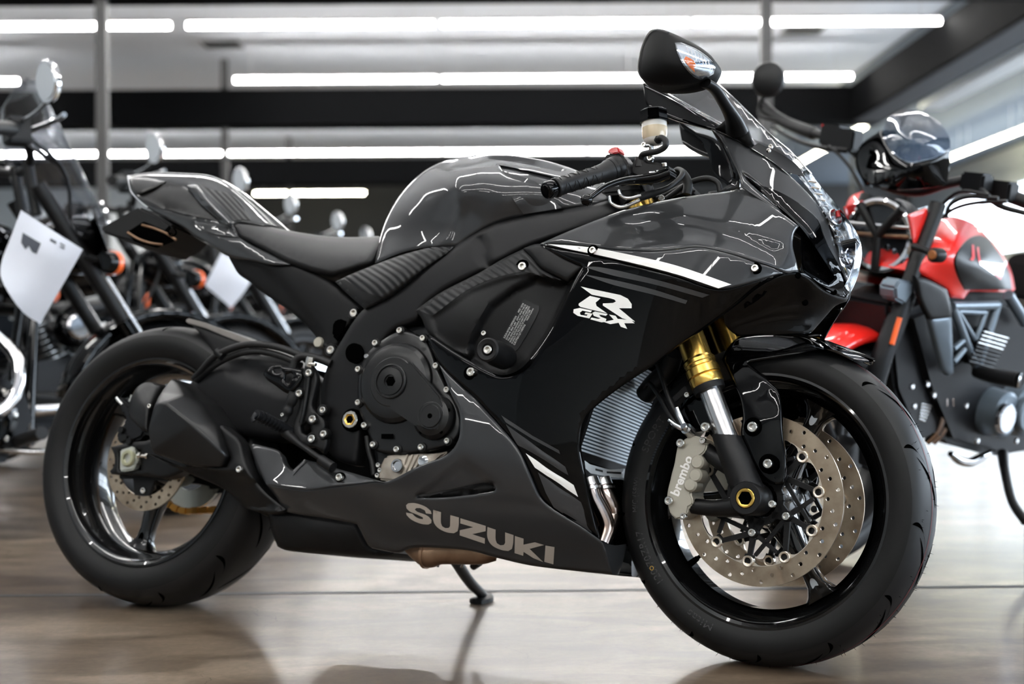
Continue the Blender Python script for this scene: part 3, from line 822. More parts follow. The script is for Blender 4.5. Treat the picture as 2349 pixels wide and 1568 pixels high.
# ---- front fork, axle, caliper
def S(px, py, y): return RFr.at(px, py, y)
fd = np.array([-math.sin(_a), 0, math.cos(_a)])
f_top = S(1597, 770, -.104); f_ref = S(1640, 930, -.104); ax_pt = np.array([WB, -.104, RF])
fk0 = S(1672, 1012, -.104)                                 # lower end of the bright stanchion
def on_fork(py_px, y=-.104):
    p = S(*py_px, y); return float((p - fk0) @ fd)
z_gold_lo = on_fork((1632, 880)); GOLD_LEN = .44
for s, y in ((-1, -.104), (1, .104)):
    o = np.array([fk0[0], y, fk0[2]]); lab = None
    fk = lathe('fork_leg', bike, M['steel'], [(0, -.02), (.0205, -.02), (.0205, z_gold_lo + .02), (0, z_gold_lo + .02)], o, fd, 32, STn, label='bright fork stanchion below a gold tube')
    g0 = z_gold_lo
    prof = [(0, g0 - .006), (.026, g0 - .006), (.026, g0), (.0262, g0)]
    lathe('dust_seal', fk, M['satin'], [(.0205, g0 - .012), (.029, g0 - .012), (.030, g0 - .006), (.030, g0), (.0205, g0), (.0205, g0 - .012)], o, fd, 32, STn)
    gp = [(0, g0), (.030, g0), (.031, g0 + .003), (.031, g0 + .016), (.0295, g0 + .018), (.0315, g0 + .020), (.0315, g0 + .034), (.029, g0 + .037), (.029, g0 + .042), (.0305, g0 + .044), (.0305, g0 + .05), (.0268, g0 + .055), (.0268, g0 + GOLD_LEN), (0, g0 + GOLD_LEN)]
    lathe('gold_tube', fk, M['gold'], gp, o, fd, 40, STn, 25)
    # black axle foot
    d = ax_pt - np.array([fk0[0], -.104, fk0[2]]); L = abs(d @ fd)
    st = []
    for t, rx, ry in ((.0, .027, .027), (.02, .029, .029), (.06, .031, .029), (.10, .032, .029), (L - .02, .033, .029), (L + .006, .030, .026), (L + .024, .021, .018)):
        cc = np.array([fk0[0], y, fk0[2]]) - fd * (t - .012) + np.array([(WB - fk0[0] + fd[0] * L) * min(1, t / L) ** 2, 0, 0])
        st.append([cc + np.array([math.cos(q), 0, 0]) * rx + np.array([0, math.sin(q) * ry, 0]) for q in np.linspace(0, 2 * math.pi, 25)[:-1]])
    loft('fork_foot', fk, M['satin'], st, STn, 50)
    lathe('axle_boss', fk, M['satin'], [(.0, -.03), (.030, -.03), (.030, .028), (.028, .031), (.0185, .031), (.0185, .02), (0, .02)], (WB, y, RF), (0, s, 0), 36, STn)
    lathe('axle', fk, M['gold'] if s < 0 else M['steel'], [(0, .018), (.009, .018), (.009, .0305), (.012, .0325), (.0165, .0325), (.0175, .0315), (.0175, .016), (0, .016)], (WB, y, RF), (0, s, 0), 6 if False else 24, STn)
    lathe('axle_hex_recess', fk, M['groove'], [(0, .0185), (.0122, .0185), (.0122, .0338), (0, .0338)], (WB, y, RF), (0, s, 0), 6, STn)
    # caliper lugs
    for (a, b) in (((1690, 1075), (1618, 1030)), ((1700, 1160), (1590, 1160))):
        P0 = S(*a, -.104); P1 = S(*b, -.092); P0[1] = s * -.104 * -1 if s > 0 else -.104; P1[1] = .092 * (1 if s > 0 else -1)
        tube('caliper_lug', fk, M['satin'], [P0, (P0 + P1) / 2 + np.array([0, 0, -.004]), P1], [.02, .016, .0145], 14, 4, STn)
    bolt(fk, (WB + .043, y + s * .012, RF - .008), .0065, (0, s, 0), STn)
# caliper (right side visible, left mirrored)
cal = [(1558, 1017), (1571, 1008), (1584, 1000), (1602, 1000), (1614, 1008), (1624, 1018), (1620, 1035), (1608, 1045), (1607, 1068), (1606, 1093), (1598, 1103), (1590, 1120), (1586, 1132), (1592, 1146), (1590, 1158), (1581, 1163), (1578, 1178), (1565, 1188), (1553, 1191), (1539, 1178), (1534, 1160), (1531, 1141), (1534, 1118), (1538, 1104), (1542, 1085), (1548, 1064), (1552, 1040)]
CP = [tuple(S(p[0], p[1], -.108)[[0, 2]]) for p in resample(cal, 9)]
for s in (-1, 1):
    cl = prism('brake_caliper', bike, M['caliper'], CP, s * .112, s * .052, .005, STn, 45, label='silver four-piston brake caliper', seg=3)
    if s < 0:
        q = [(1537, 1130), (1570, 1041), (1590, 1050), (1557, 1139)]
        class K:
            def __call__(s_, Q): return np.full(len(Q), .1118)
        text_decal('caliper_lettering', cl, M['white'], RFr, 'brembo', q, K(), .001, bold=.03)
        for p, r in (((1562, 1016), .008), ((1535, 1148), .008), ((1612, 1010), .006), ((1568, 1183), .006)):
            bolt(cl, S(*p, -.116), r, post=STn)
        mid = [(1552, 1112), (1560, 1085), (1572, 1050)]
        for p in ((1604, 1060), (1600, 1090), (1588, 1112)):
            P = S(*p, -.106); lathe('piston_boss', cl, M['caliper'], [(0, .012), (.010, .012), (.013, .008), (.013, -.02), (0, -.02)], P, n=20, post=STn)
# brake lines to the caliper
for pts, rr, mm in (([(1508, 835, -.09), (1517, 862, -.10), (1531, 905, -.115), (1549, 945, -.118), (1560, 972, -.118), (1571, 990, -.115)], .0045, 'rubber'),
                    ([(1478, 888, -.07), (1488, 878, -.08), (1510, 905, -.10), (1535, 950, -.115), (1553, 972, -.118), (1574, 985, -.115)], .0045, 'rubber')):
    tube('brake_line', bike, M[mm], [S(a, b, c) for a, b, c in pts], rr, 10, 6, STn)
for pts in ([(1553, 935, -.118), (1560, 955, -.119), (1566, 968, -.119), (1576, 985, -.118)], [(1536, 962, -.117), (1550, 974, -.118), (1566, 983, -.118)]):
    P = [S(a, b, c) for a, b, c in pts]
    tube('line_fitting', bike, M['chrome'], P, [.0055, .0065, .0055, .0068][:len(P)], 8, 1, STn)
bj = S(1577, 985, -.118); lathe('banjo_bolt', bike, M['steel'], [(0, .014), (.006, .014), (.007, .012), (.007, .004), (.011, .004), (.011, -.012), (0, -.012)], bj, (-.25, -1, .5), 12, STn)
prism('line_bracket', bike, M['matte'], [tuple(S(*p, -.112)[[0, 2]]) for p in ((1541, 912), (1571, 884), (1579, 900), (1582, 912), (1566, 906), (1548, 922))], -.112, -.106, .001, STn)
bolt(bike, S(1576, 905, -.113), .005, post=STn); bolt(bike, S(1619, 979, -.122), .0088, post=STn)

# ---- front mudguard
fl = RF
mg_out = [(1656, 824, .078), (1668, 800, .070), (1690, 776, .05), (1730, 766, .035), (1790, 764, .028), (1840, 768, .022), (1893, 783, .016), (1940, 800, .010), (1975, 814, .006), (2008, 827, .0),
          (1988, 831, .02), (1950, 819, .048), (1919, 803, .066), (1880, 801, .074), (1852, 806, .077), (1800, 816, .082), (1740, 828, .084), (1716, 832, .085), (1740, 852, .088), (1769, 879, .090), (1783, 893, .090),
          (1790, 912, .090), (1797, 1000, .091), (1804, 1070, .092), (1798, 1110, .092), (1775, 1111, .095), (1748, 1093, .097), (1720, 1047, .100), (1700, 996, .102), (1703, 960, .101), (1698, 919, .099), (1682, 880, .094), (1668, 848, .088)]
mgo, mgf = panel('front_mudguard', bike, M['black'], RFr, mg_out, [(1750, 795, .066), (1820, 788, .055), (1880, 790, .045), (1930, 803, .035), (1740, 900, .096), (1750, 1000, .101), (1770, 960, .098), (1700, 800, .072)], bridge=False, thick=.0035, roll=.004, rollpx=7, ang=50, lam=2e-2, step=9)
crown = []
for px, py, w in ((1690, 772, .048), (1750, 762, .032), (1830, 767, .024), (1893, 783, .016), (1950, 804, .008), (2006, 826, .001)): crown.append(S(px, py, -w))
V = []; Fc = []
for p in crown: V += [p + np.array([0, 0, -.001]), np.array([p[0], 0, p[2] + .004]), p * np.array([1, -1, 1]) + np.array([0, 0, -.001])]
for i in range(len(crown) - 1):
    for j in range(2): Fc.append((3 * i + j, 3 * i + j + 1, 3 * i + 4 + j, 3 * i + 3 + j))
mk('mudguard_crown', V, Fc, M['black'], bike, STn, 60, fix=True)
for p, r in (((1727, 979), .0095), ((1762, 1063), .0085)):
    lathe('bolt_recess', bike, M['groove'], [(0, .0006), (.0165, .0006), (.0175, 0), (.0175, -.004), (0, -.004)], S(*p, -.1015), n=24, post=STn)
    bolt(bike, S(*p, -.1065), r, post=STn)
# inner guard behind the fork
panel('fork_guard', bike, M['black'], RFr, [(1540, 985), (1560, 930), (1592, 900), (1615, 890), (1640, 900), (1660, 1000), (1640, 1010), (1620, 985), (1600, 990)], w=.085, roll=.004, mirror=True)
# ------------------------------------------------------------------ bodywork (photo points with their half-width in metres)
# frame spar and pivot plate
frame_out = [(1482, 458, .075), (1450, 455, .085), (1380, 462, .12), (1290, 478, .15), (1200, 493, .165), (1130, 512, .172), (1080, 539, .175), (1043, 563, .175), (974, 612, .175), (922, 655, .172), (888, 680, .168), (836, 708, .160),
             (812, 735, .155), (784, 780, .150), (755, 830, .146), (739, 882, .145), (737, 924, .145), (742, 947, .145), (745, 985, .145), (748, 1017, .145), (762, 1046, .145), (803, 1066, .145), (820, 1066, .145), (826, 1017, .150), (832, 961, .155),
             (845, 925, .158), (850, 880, .16), (858, 840, .163), (870, 800, .166), (905, 758, .17), (957, 733, .175), (968, 712, .178), (1008, 674, .182), (1094, 628, .186), (1156, 594, .186), (1201, 570, .184), (1284, 540, .172), (1404, 500, .13), (1480, 476, .085)]
fr, frf = panel('frame', bike, M['frame'], RB, frame_out, [(1080, 580, .186), (1200, 530, .182), (1300, 505, .16), (980, 660, .185), (880, 730, .178), (810, 830, .165), (790, 930, .160), (800, 1010, .155), (1010, 610, .182)],
               thick=.03, roll=.008, rollpx=14, feats=[([(1086, 545), (1110, 540), (1128, 612), (1108, 612)], -.006, 8)], poly=4)
prism('frame_hole', fr, M['groove'], [tuple(RB.at(814 + 20 * math.cos(t), 810 + 23 * math.sin(t), -.164)[[0, 2]]) for t in np.linspace(0, 6.283, 25)[:-1]], -.167, -.150, 0)
P = RB.at(841, 817, -.168); lathe('plug', fr, M['steel'], [(0, .004), (.004, .004), (.0055, .002), (.0055, -.006), (0, -.006)], P, n=14)
P = RB.at(807, 963, -.160)
lathe('pivot_recess', fr, M['groove'], [(0, .0035), (.022, .0035), (.023, .002), (.023, -.01), (0, -.01)], P, n=30)
lathe('pivot_nut', fr, M['bolt'], [(.0105, .009), (.0165, .009), (.0178, .0075), (.0178, -.004), (.0105, -.004), (.0105, .009)], P, n=12)
lathe('pivot_axle', fr, M['gold'], [(.0085, .0085), (.0125, .0105), (.0125, -.002), (.0085, -.002), (.0085, .0085)], P, n=6)
lathe('pivot_bore', fr, M['groove'], [(0, .0042), (.0105, .0042), (.0105, -.002), (0, -.002)], P, n=12)

# tank
tank_out = [(860, 604, .135), (866, 575, .125), (872, 545, .115), (885, 505, .103), (905, 465, .092), (935, 425, .082), (975, 390, .072), (1020, 368, .062), (1070, 358, .052), (1129, 352, .045), (1190, 357, .045), (1250, 367, .045), (1300, 382, .045), (1345, 400, .045), (1400, 425, .05), (1455, 448, .06),
            (1380, 463, .118), (1290, 479, .148), (1200, 494, .163), (1130, 513, .170), (1080, 540, .172), (1043, 564, .170), (990, 566, .165), (922, 579, .152)]
REC = [(1144, 379), (1153, 379.5), (1222, 394), (1290, 410), (1262, 424), (1232, 420), (1163, 403)]
tk, tkf = panel('fuel_tank', bike, M['gray'], RB, tank_out,
                [(905, 540, .130), (930, 480, .130), (960, 440, .132), (1000, 410, .132), (1040, 385, .125), (1090, 372, .115), (1150, 372, .110), (1220, 380, .110), (1280, 398, .105), (1340, 420, .100),
                 (960, 560, .158), (990, 520, .158), (1010, 470, .165), (1030, 425, .172), (1060, 400, .170), (1100, 390, .160), (1180, 400, .158), (1260, 415, .150), (1330, 435, .125), (1060, 470, .178), (1120, 450, .186), (1200, 440, .180), (1160, 485, .180), (1060, 530, .172), (1250, 460, .165)],
                bridge=True, step=9, roll=.003, rollpx=7, ang=50,
                holes=[REC], feats=[([(1030, 378), (1046, 372), (1062, 420), (1068, 470), (1052, 515), (1040, 560), (1000, 566), (1036, 520), (1048, 470), (1038, 420)], .007, 26),
                       ])
panel('tank_recess', tk, M['gray'], RB, [(1138, 376), (1153, 374), (1222, 388), (1300, 408), (1266, 430), (1230, 426), (1158, 408)], field=tkf, off=-.014, roll=0, thick=.002, step=8)
panel('tank_wing', tk, M['gray'], RB, [(1139, 388), (1232, 419), (1249, 437), (1289, 477), (1201, 491), (1180, 461)], field=Surf([(1139, 388), (1232, 419), (1289, 477), (1201, 491), (1180, 461)], [float(tkf(np.array([q]))[0]) + d_ for q, d_ in (((1139, 388), .001), ((1232, 419), .004), ((1289, 477), .008), ((1201, 491), .004), ((1180, 461), .004))], (), 0), roll=0, thick=.012, step=8, label='flat raised side facet of the tank')
# raised emblem plate and filler at the crest
tkl = decal('tank_emblem', tk, M['black'], RB, [[(1118, 357), (1170, 357), (1240, 369), (1300, 388), (1286, 393), (1225, 379), (1160, 368), (1122, 364)]], tkf, .001, label='dark gloss emblem strip on the tank crest')
# seat
seat_out = [(533, 513, .105), (540, 505, .095), (548, 503, .085), (579, 509, .072), (623, 520, .060), (690, 533, .052), (760, 542, .048), (830, 543, .050), (868, 541, .075), (872, 550, .11), (862, 582, .132), (848, 605, .138), (820, 616, .138), (785, 628, .136), (762, 634, .134), (744, 631, .134), (712, 622, .132), (666, 605, .128), (623, 583, .122), (575, 556, .118), (551, 543, .113)]
st_, stf = panel('seat', bike, M['seatvinyl'], RB, seat_out, [(600, 545, .112), (700, 570, .122), (800, 580, .128), (640, 535, .098), (740, 553, .098), (820, 556, .098), (580, 525, .10), (760, 600, .137), (700, 595, .134)], bridge=True, step=11, roll=.012, rollpx=14, ang=60, poly=4)
# tail cowl
tail_out = [(293, 402, .035), (344, 395, .028), (410, 396, .024), (482, 402, .022), (517, 417, .022), (551, 444, .022), (592, 480, .03), (630, 517, .04), (600, 516, .075), (548, 508, .094), (534, 514, .104), (551, 544, .113), (623, 584, .121), (668, 606, .126), (623, 607, .122), (579, 598, .114), (524, 588, .105), (491, 569, .096), (445, 542, .086), (420, 522, .08), (380, 500, .074), (340, 478, .068), (312, 452, .06), (297, 428, .05)]
tl, tlf = panel('tail_cowl', bike, M['gray'], RB, tail_out, [(330, 425, .062), (380, 430, .068), (420, 420, .070), (450, 425, .074), (480, 430, .07), (520, 460, .075), (560, 490, .078), (400, 470, .080), (450, 500, .092), (500, 535, .104), (520, 565, .106), (500, 480, .088), (560, 575, .114), (500, 420, .05), (545, 455, .05)],
                bridge=True, step=9, roll=.003, rollpx=6, ang=50,
                feats=[([(320, 448), (385, 420), (428, 427), (522, 512), (470, 500), (380, 480)], -.008, 10), ([(436, 425), (452, 424), (500, 470), (530, 508), (522, 522), (470, 470)], .006, 9),
                       ([(440, 509), (460, 503), (540, 528), (549, 543), (520, 542), (470, 528)], -.006, 9)], poly=4)
panel('tail_carbon_band', tl, M['ribbed'], RB, [(454, 420), (486, 435), (522, 442), (546, 460), (574, 503), (537, 506), (513, 478), (474, 442)], field=tlf, off=.002, thick=.004, step=8, label='ribbed carbon-look band beside the seat')
M['tail_dark'] = mat('dark tail side', (.010, .0095, .009), .35, 0, 1., .03, spec=.2, coat_ior=1.35)
def raised(name, m, o, off, label=None, roll=.003):
    R_ = resample([(p[0], p[1], 0) for p in o], 6); 
    class F_(Surf):
        def __init__(s_): s_.l = R_[:, :2]; s_.roll = roll; s_.rp = 5
        def __call__(s_, Q):
            Q = np.asarray(Q, float); d = np.clip(1 - dist(Q, s_.l) / 5, 0, 1); return tlf(Q) - roll * d * d
    return panel(name, tl, m, RB, o, field=F_(), off=off, thick=.006, step=7, label=label)
raised('tail_side_panel', M['tail_dark'], [(319, 450), (349, 439), (385, 418), (424, 429), (439, 443), (468, 476), (507, 508), (468, 500), (409, 488), (349, 468)], .008, 'dark glossy side panel of the tail')
raised('tail_lamp', M['tail_dark'], [(297, 406), (340, 408), (379, 416), (349, 436), (318, 447), (308, 440), (300, 424)], .007, 'dark tail lamp cover')
raised('tail_fin', M['gray'], [(427, 425), (451, 422), (474, 454), (513, 495), (532, 512), (525, 517), (507, 508), (468, 475), (439, 442)], .013, 'lighter raised fin on the tail', .004)
raised('tail_pocket', M['gray'], [(440, 506), (480, 512), (519, 518), (529, 526), (549, 543), (516, 541), (483, 534), (447, 515)], .007)
tube('tail_edge_glint', tl, M['chrome'], [RB.at(x, y, -float(tlf(np.array([(x + 2, y)]))[0]) - .001) for x, y in ((294, 404), (296, 420), (300, 436), (310, 450), (324, 464), (340, 477))], .0028, 8, 3, label='chrome strip imitating the glint on the tail lamp edge')  # chrome strip added as the reflection along the tail's crease
# under-tail: number plate hanger
ut = prism('number_plate_hanger', bike, M['matte'], [tuple(RB.at(*p, -.02)[[0, 2]]) for p in ((263, 535), (268, 545), (300, 558), (366, 576), (400, 560), (430, 530), (400, 510), (352, 487))], -.075, .075, .006)
plate('hanger_recess', ut, M['groove'], [tuple(RB.at(*p, -.076)[[0, 2]]) for p in ((292, 532), (330, 508), (395, 535), (402, 552), (360, 568), (310, 555))], [], -.077, -.0755)
tube('hanger_rim', ut, M['browncan'], [RB.at(*p, -.0775) for p in ((293, 533), (318, 548), (345, 557), (373, 561))], .003, 8, 4)
tube('hanger_rim', ut, M['browncan'], [RB.at(*p, -.0775) for p in ((326, 516), (355, 524), (385, 537), (404, 550))], .003, 8, 4)
tube('seat_lock_loop', ut, M['groove'], [RB.at(*p, -.079) for p in ((391, 520), (386, 532), (394, 542), (404, 535), (400, 522))], .0022, 8, 4)

# subframe cover below the seat
sub_out = [(524, 588, .095), (579, 598, .108), (623, 606, .114), (668, 606, .118), (712, 622, .122), (748, 640, .124), (790, 672, .128), (834, 706, .132), (806, 738, .130), (785, 775, .126), (765, 806, .122), (745, 797, .118), (724, 770, .114), (690, 734, .108), (657, 708, .104), (623, 685, .100), (595, 665, .097), (574, 647, .095), (548, 629, .092), (534, 607, .092)]
sb, sbf = panel('subframe_cover', bike, M['matte'], RB, sub_out, [(640, 640, .116), (700, 690, .124), (760, 730, .131), (600, 620, .105)], roll=.006, thick=.02,
                feats=[([(530, 592), (590, 604), (625, 620), (650, 648), (700, 710), (760, 800), (724, 772), (640, 700), (560, 645), (530, 610)], -.008, 12)], poly=3)
bolt(sb, RB.at(813, 718, -.140), .009); bolt(sb, RB.at(760, 803, -.14), .009)
lathe('bolt_collar', sb, M['satin'], [(0, .006), (.013, .006), (.014, .004), (.014, -.02), (0, -.02)], RB.at(760, 803, -.128), n=20)
lathe('bolt_collar', sb, M['satin'], [(0, .006), (.012, .006), (.013, .004), (.013, -.02), (0, -.02)], RB.at(813, 718, -.128), n=20)
prism('frame_lug', fr, M['groove'], [tuple(RB.at(*p, -.125)[[0, 2]]) for p in ((766, 740), (785, 728), (803, 735), (795, 760), (778, 785), (764, 770))], -.132, -.11, .004)
lathe('rubber_stop', fr, M['caliper'], [(0, .004), (.010, .004), (.012, 0), (.012, -.01), (0, -.01)], RB.at(731, 785, -.112), n=18)
# side cover under the tank
sc_out = [(769, 646, .142), (795, 633, .144), (864, 605, .146), (929, 582, .158), (991, 567, .170), (1043, 565, .177), (1026, 579, .182), (974, 614, .184), (922, 656, .182), (888, 680, .178), (836, 708, .168), (795, 672, .152)]
sd, sdf = panel('side_cover', bike, M['ribbed'], RB, sc_out, [(860, 650, .176), (930, 615, .184), (900, 640, .182), (840, 640, .164)], roll=.004, thick=.01, label='black side cover with fine ribs under the tank')
decal('side_cover_base', sd, M['matte'], RB, [[(770, 647), (790, 640), (835, 668), (880, 682), (836, 706), (796, 671)]], sdf, .001)

# ram-air scoop cover
scoop_out = [(953, 711, .182), (1010, 671, .190), (1098, 626, .196), (1156, 592, .197), (1201, 570, .196), (1225, 590, .199), (1242, 613, .203), (1301, 645, .207), (1318, 640, .209), (1290, 700, .205), (1262, 756, .205), (1219, 820, .203), (1190, 850, .203), (1160, 861, .203), (1130, 858, .203), (1085, 830, .203), (1039, 803, .203), (984, 765, .196), (966, 728, .188)]
sp, spf = panel('scoop_cover', bike, M['matte'], RB, scoop_out, [(1050, 690, .214), (1100, 680, .218), (1180, 640, .216), (1040, 760, .216), (1220, 650, .208), (1240, 700, .205), (1180, 780, .205)], roll=.005, thick=.012, step=6,
                feats=[([(1128, 700), (1180, 660), (1232, 640), (1285, 650), (1318, 640), (1290, 700), (1262, 756), (1219, 820), (1190, 850), (1160, 861), (1120, 852), (1080, 825), (1082, 790), (1100, 745)], -.026, 22),
                       ([(990, 728), (1080, 668), (1160, 638), (1215, 630), (1256, 640), (1180, 655), (1130, 695), (1096, 750), (1078, 808), (1040, 800), (1000, 768)], -.007, 12)])
decal('scoop_ribbed_top', sp, M['ribbed'], RB, [[(956, 710), (1010, 673), (1098, 629), (1150, 600), (1198, 574), (1232, 612), (1256, 640), (1214, 624), (1160, 630), (1080, 660), (992, 724)]], spf, .001, label='ribbed carbon-look top of the scoop cover')
lathe('bolt_recess', sp, M['groove'], [(0, .002), (.013, .002), (.014, 0), (.014, -.006), (0, -.006)], RB.at(1198, 611, -.204), n=24)
bolt(sp, RB.at(1199, 611, -.209), .0082)
panel('fairing_insert', bike, M['satin'], RB, [(1201, 569, .200), (1236, 559, .203), (1296, 588, .21), (1345, 607, .213), (1320, 628, .213), (1301, 645, .212), (1242, 614, .208), (1222, 592, .204)], [(1270, 605, .213)], roll=.004, thick=.008, mirror=True)

# black side fairing
def sf(*a): return a
fair_out = [(1240, 563, .208), (1300, 571, .216), (1387, 589, .226), (1480, 612, .232), (1549, 630, .230), (1648, 660, .214), (1700, 652, .200), (1750, 638, .186), (1797, 627, .168), (1742, 656, .172), (1687, 700, .176), (1601, 762, .184), (1549, 797, .188), (1508, 831, .190), (1439, 875, .192), (1370, 927, .195), (1343, 955, .195), (1333, 989, .193), (1332, 1030, .188), (1339, 1070, .182), (1356, 1155, .160), (1376, 1236, .132),
            (1330, 1204, .150), (1267, 1165, .168), (1240, 1139, .176), (1215, 1086, .186), (1187, 1026, .196), (1150, 980, .200), (1118, 944, .203), (1090, 912, .205), (1060, 886, .205), (1008, 835, .203), (982, 778, .200), (984, 766, .200), (1039, 804, .208), (1085, 831, .212), (1110, 845, .214), (1149, 860, .216), (1187, 850, .216), (1219, 820, .216), (1263, 756, .217), (1291, 700, .218), (1319, 640, .220), (1336, 612, .222), (1300, 596, .218)]
sfo, sff = panel('side_fairing', bike, M['black'], RB, fair_out, [(1400, 650, .230), (1500, 680, .228), (1600, 690, .210), (1350, 720, .228), (1450, 750, .222), (1550, 740, .200), (1300, 800, .224), (1400, 830, .212), (1470, 800, .205), (1250, 870, .220), (1330, 900, .208), (1200, 920, .214), (1270, 980, .206), (1260, 1060, .198), (1310, 1100, .185), (1130, 885, .214)],
                 step=12, roll=.004, rollpx=8, thick=.004, label='gloss black side fairing with stripes', poly=4)
W3 = [[(1256, 559.5), (1300, 570), (1387, 588), (1549, 628), (1648, 661), (1678, 652), (1549, 608), (1450, 585), (1353, 567)]]
G1 = [[(1340, 612), (1372, 612), (1500, 640), (1628, 676), (1611, 682.5), (1500, 652), (1400, 630)], [(1336, 628), (1400, 640), (1500, 664), (1577, 689), (1573, 697), (1500, 676), (1400, 651)]]
decal('fairing_stripe', sfo, M['gray_decal'], RB, G1, sff, label='dull grey stripes')
decal('fairing_stripe', sfo, M['gray_decal'], RB, [[(1150, 952), (1222, 999), (1282, 1032), (1285, 1041), (1222, 1007), (1160, 968)], [(1160, 972), (1187, 992), (1297, 1070), (1304, 1090), (1187, 1020), (1175, 1000)], [(1234, 1083), (1333, 1151), (1358, 1222), (1270, 1163), (1252, 1130)]], sff, label='dull grey stripes', smooth=False)
decal('fairing_stripe', sfo, M['white'], RB, [[(1206, 1039), (1316, 1112), (1326, 1139), (1227, 1072)]], sff, label='off-white stripe', smooth=False)
# crown-shaped letter and letters below it
def C5(pts): return [(750 + x / 2.904, 500 + y / 2.904) for x, y in pts]
RL = [C5([(1690, 455), (1755, 470), (1955, 512), (2005, 537), (2030, 572), (2030, 600), (1945, 600), (2053, 690), (1968, 667), (1838, 582), (1838, 568), (1905, 565), (1925, 555), (1915, 542), (1880, 532), (1765, 510)]),
      C5([(1752, 518), (1822, 534), (1805, 550), (1790, 562), (1796, 585), (1866, 634), (1690, 592), (1676, 580), (1678, 568)])]
GL = [[(1330, 706), (1358, 712), (1355, 716), (1336, 712), (1330, 717), (1332, 722), (1346, 724), (1348, 721), (1341, 720), (1343, 716), (1359, 719), (1352, 730), (1325, 724), (1315, 717), (1316, 709)],
      [(1365, 714), (1394, 720), (1390, 724), (1374, 721), (1378, 726), (1391, 731), (1389, 738), (1380, 739), (1354, 732), (1357, 728), (1372, 731), (1378, 730), (1362, 724), (1359, 717)],
      [(1397, 721), (1412, 724), (1417, 731), (1446, 733), (1456, 741), (1432, 741), (1439, 754), (1424, 749), (1419, 740), (1400, 743), (1385, 738), (1408, 733)]]
decal('fairing_emblem', sfo, M['white'], RB, RL, sff, .0014, smooth=False, label='white angular letter emblem')
decal('fairing_lettering', sfo, M['white'], RB, GL, sff, .0014, smooth=False)

# grey upper fairing (top piece and the strip with the white stripe)
up_out = [(1238, 559, .206), (1307, 529, .205), (1388, 497, .190), (1441, 479, .172), (1521, 460, .150), (1602, 446, .135), (1682, 436, .122), (1699, 429, .116), (1740, 452, .122), (1790, 486, .126), (1831, 517, .122), (1820, 535, .130), (1817, 560, .136), (1826, 598, .136), (1832, 624, .132), (1804, 626, .150), (1770, 611, .176), (1738, 601, .195), (1670, 580, .214), (1601, 566, .228), (1550, 571, .234), (1500, 575, .234), (1421, 572, .228), (1370, 567, .222), (1300, 560, .213)]
upo, upf = panel('upper_fairing', bike, M['gray'], RB, up_out, [(1400, 530, .215), (1500, 510, .195), (1600, 480, .165), (1500, 545, .225), (1600, 530, .215), (1700, 500, .165), (1700, 550, .195), (1770, 560, .165), (1760, 520, .155), (1650, 455, .14), (1780, 595, .165)],
                 step=11, roll=.003, rollpx=7, label='glossy dark grey upper fairing',
                 feats=[([(1405, 512), (1500, 494), (1600, 508), (1700, 530), (1790, 570), (1780, 600), (1700, 566), (1600, 545), (1480, 545)], -.012, 34)], poly=4)
strip_out = [(1240, 560, .207), (1300, 561, .214), (1370, 568, .223), (1421, 573, .229), (1500, 576, .235), (1550, 572, .235), (1601, 567, .229), (1670, 581, .215), (1738, 602, .196), (1770, 612, .177), (1800, 627, .152), (1750, 640, .186), (1700, 654, .205), (1650, 662, .220), (1549, 631, .236), (1387, 590, .230), (1300, 572, .219)]
sto, stf2 = panel('fairing_strip', bike, M['gray'], RB, strip_out, [(1600, 600, .230), (1700, 620, .208), (1480, 590, .235)], step=10, roll=.0025, rollpx=5, thick=.006, label='grey fairing strip with a white stripe', poly=3)
decal('fairing_stripe', sto, M['white'], RB, W3, stf2, .0014, label='long white stripe')
for p in ((1360, 574), (1732, 615)):
    lathe('bolt_recess', sto, M['groove'], [(0, .0012), (.0100, .0012), (.0108, .0004), (.0108, -.006), (0, -.006)], RB.at(*p, -float(stf2(np.array([p]))[0])), n=24)
    bolt(sto, RB.at(*p, -float(stf2(np.array([p]))[0]) - .004), .0066)

# front cowl beside the headlamp, air intake, nose underside
cowl_out = [(1630, 296, .112), (1644, 300, .106), (1721, 338, .092), (1766, 366, .080), (1800, 392, .066), (1842, 430, .048), (1873, 465, .045), (1893, 499, .046), (1908, 540, .044), (1924, 585, .038), (1938, 630, .026), (1948, 672, .010), (1943, 680, .014), (1925, 650, .040), (1900, 600, .066), (1870, 552, .084), (1832, 510, .100), (1790, 470, .108), (1745, 425, .110), (1712, 400, .112), (1702, 396, .115), (1712, 412, .117), (1750, 446, .122), (1790, 482, .124), (1796, 492, .128), (1740, 456, .126), (1699, 429, .120), (1697, 408, .118), (1682, 374, .118), (1661, 334, .116), (1643, 310, .115)]
co, cof = panel('front_cowl', bike, M['gray'], RB, cowl_out, [(1700, 360, .108), (1760, 400, .098), (1820, 450, .080), (1870, 520, .064), (1660, 320, .112)], step=9, roll=.003, rollpx=6, thick=.005, label='grey front cowl around the headlamp', poly=3)
panel('air_intake', bike, M['black'], RB, [(1702, 395, .108), (1745, 425, .098), (1790, 468, .090), (1835, 508, .078), (1872, 552, .066), (1902, 600, .050), (1926, 648, .032), (1944, 680, .012), (1936, 684, .020), (1893, 664, .075), (1850, 634, .108), (1834, 624, .125), (1838, 600, .118), (1836, 565, .112), (1836, 530, .105), (1826, 512, .100), (1790, 484, .108), (1745, 446, .112)],
      [(1860, 590, .062), (1880, 620, .052), (1850, 560, .072)], step=9, roll=.002, thick=.004, label='gloss black air intake beside the headlamp')
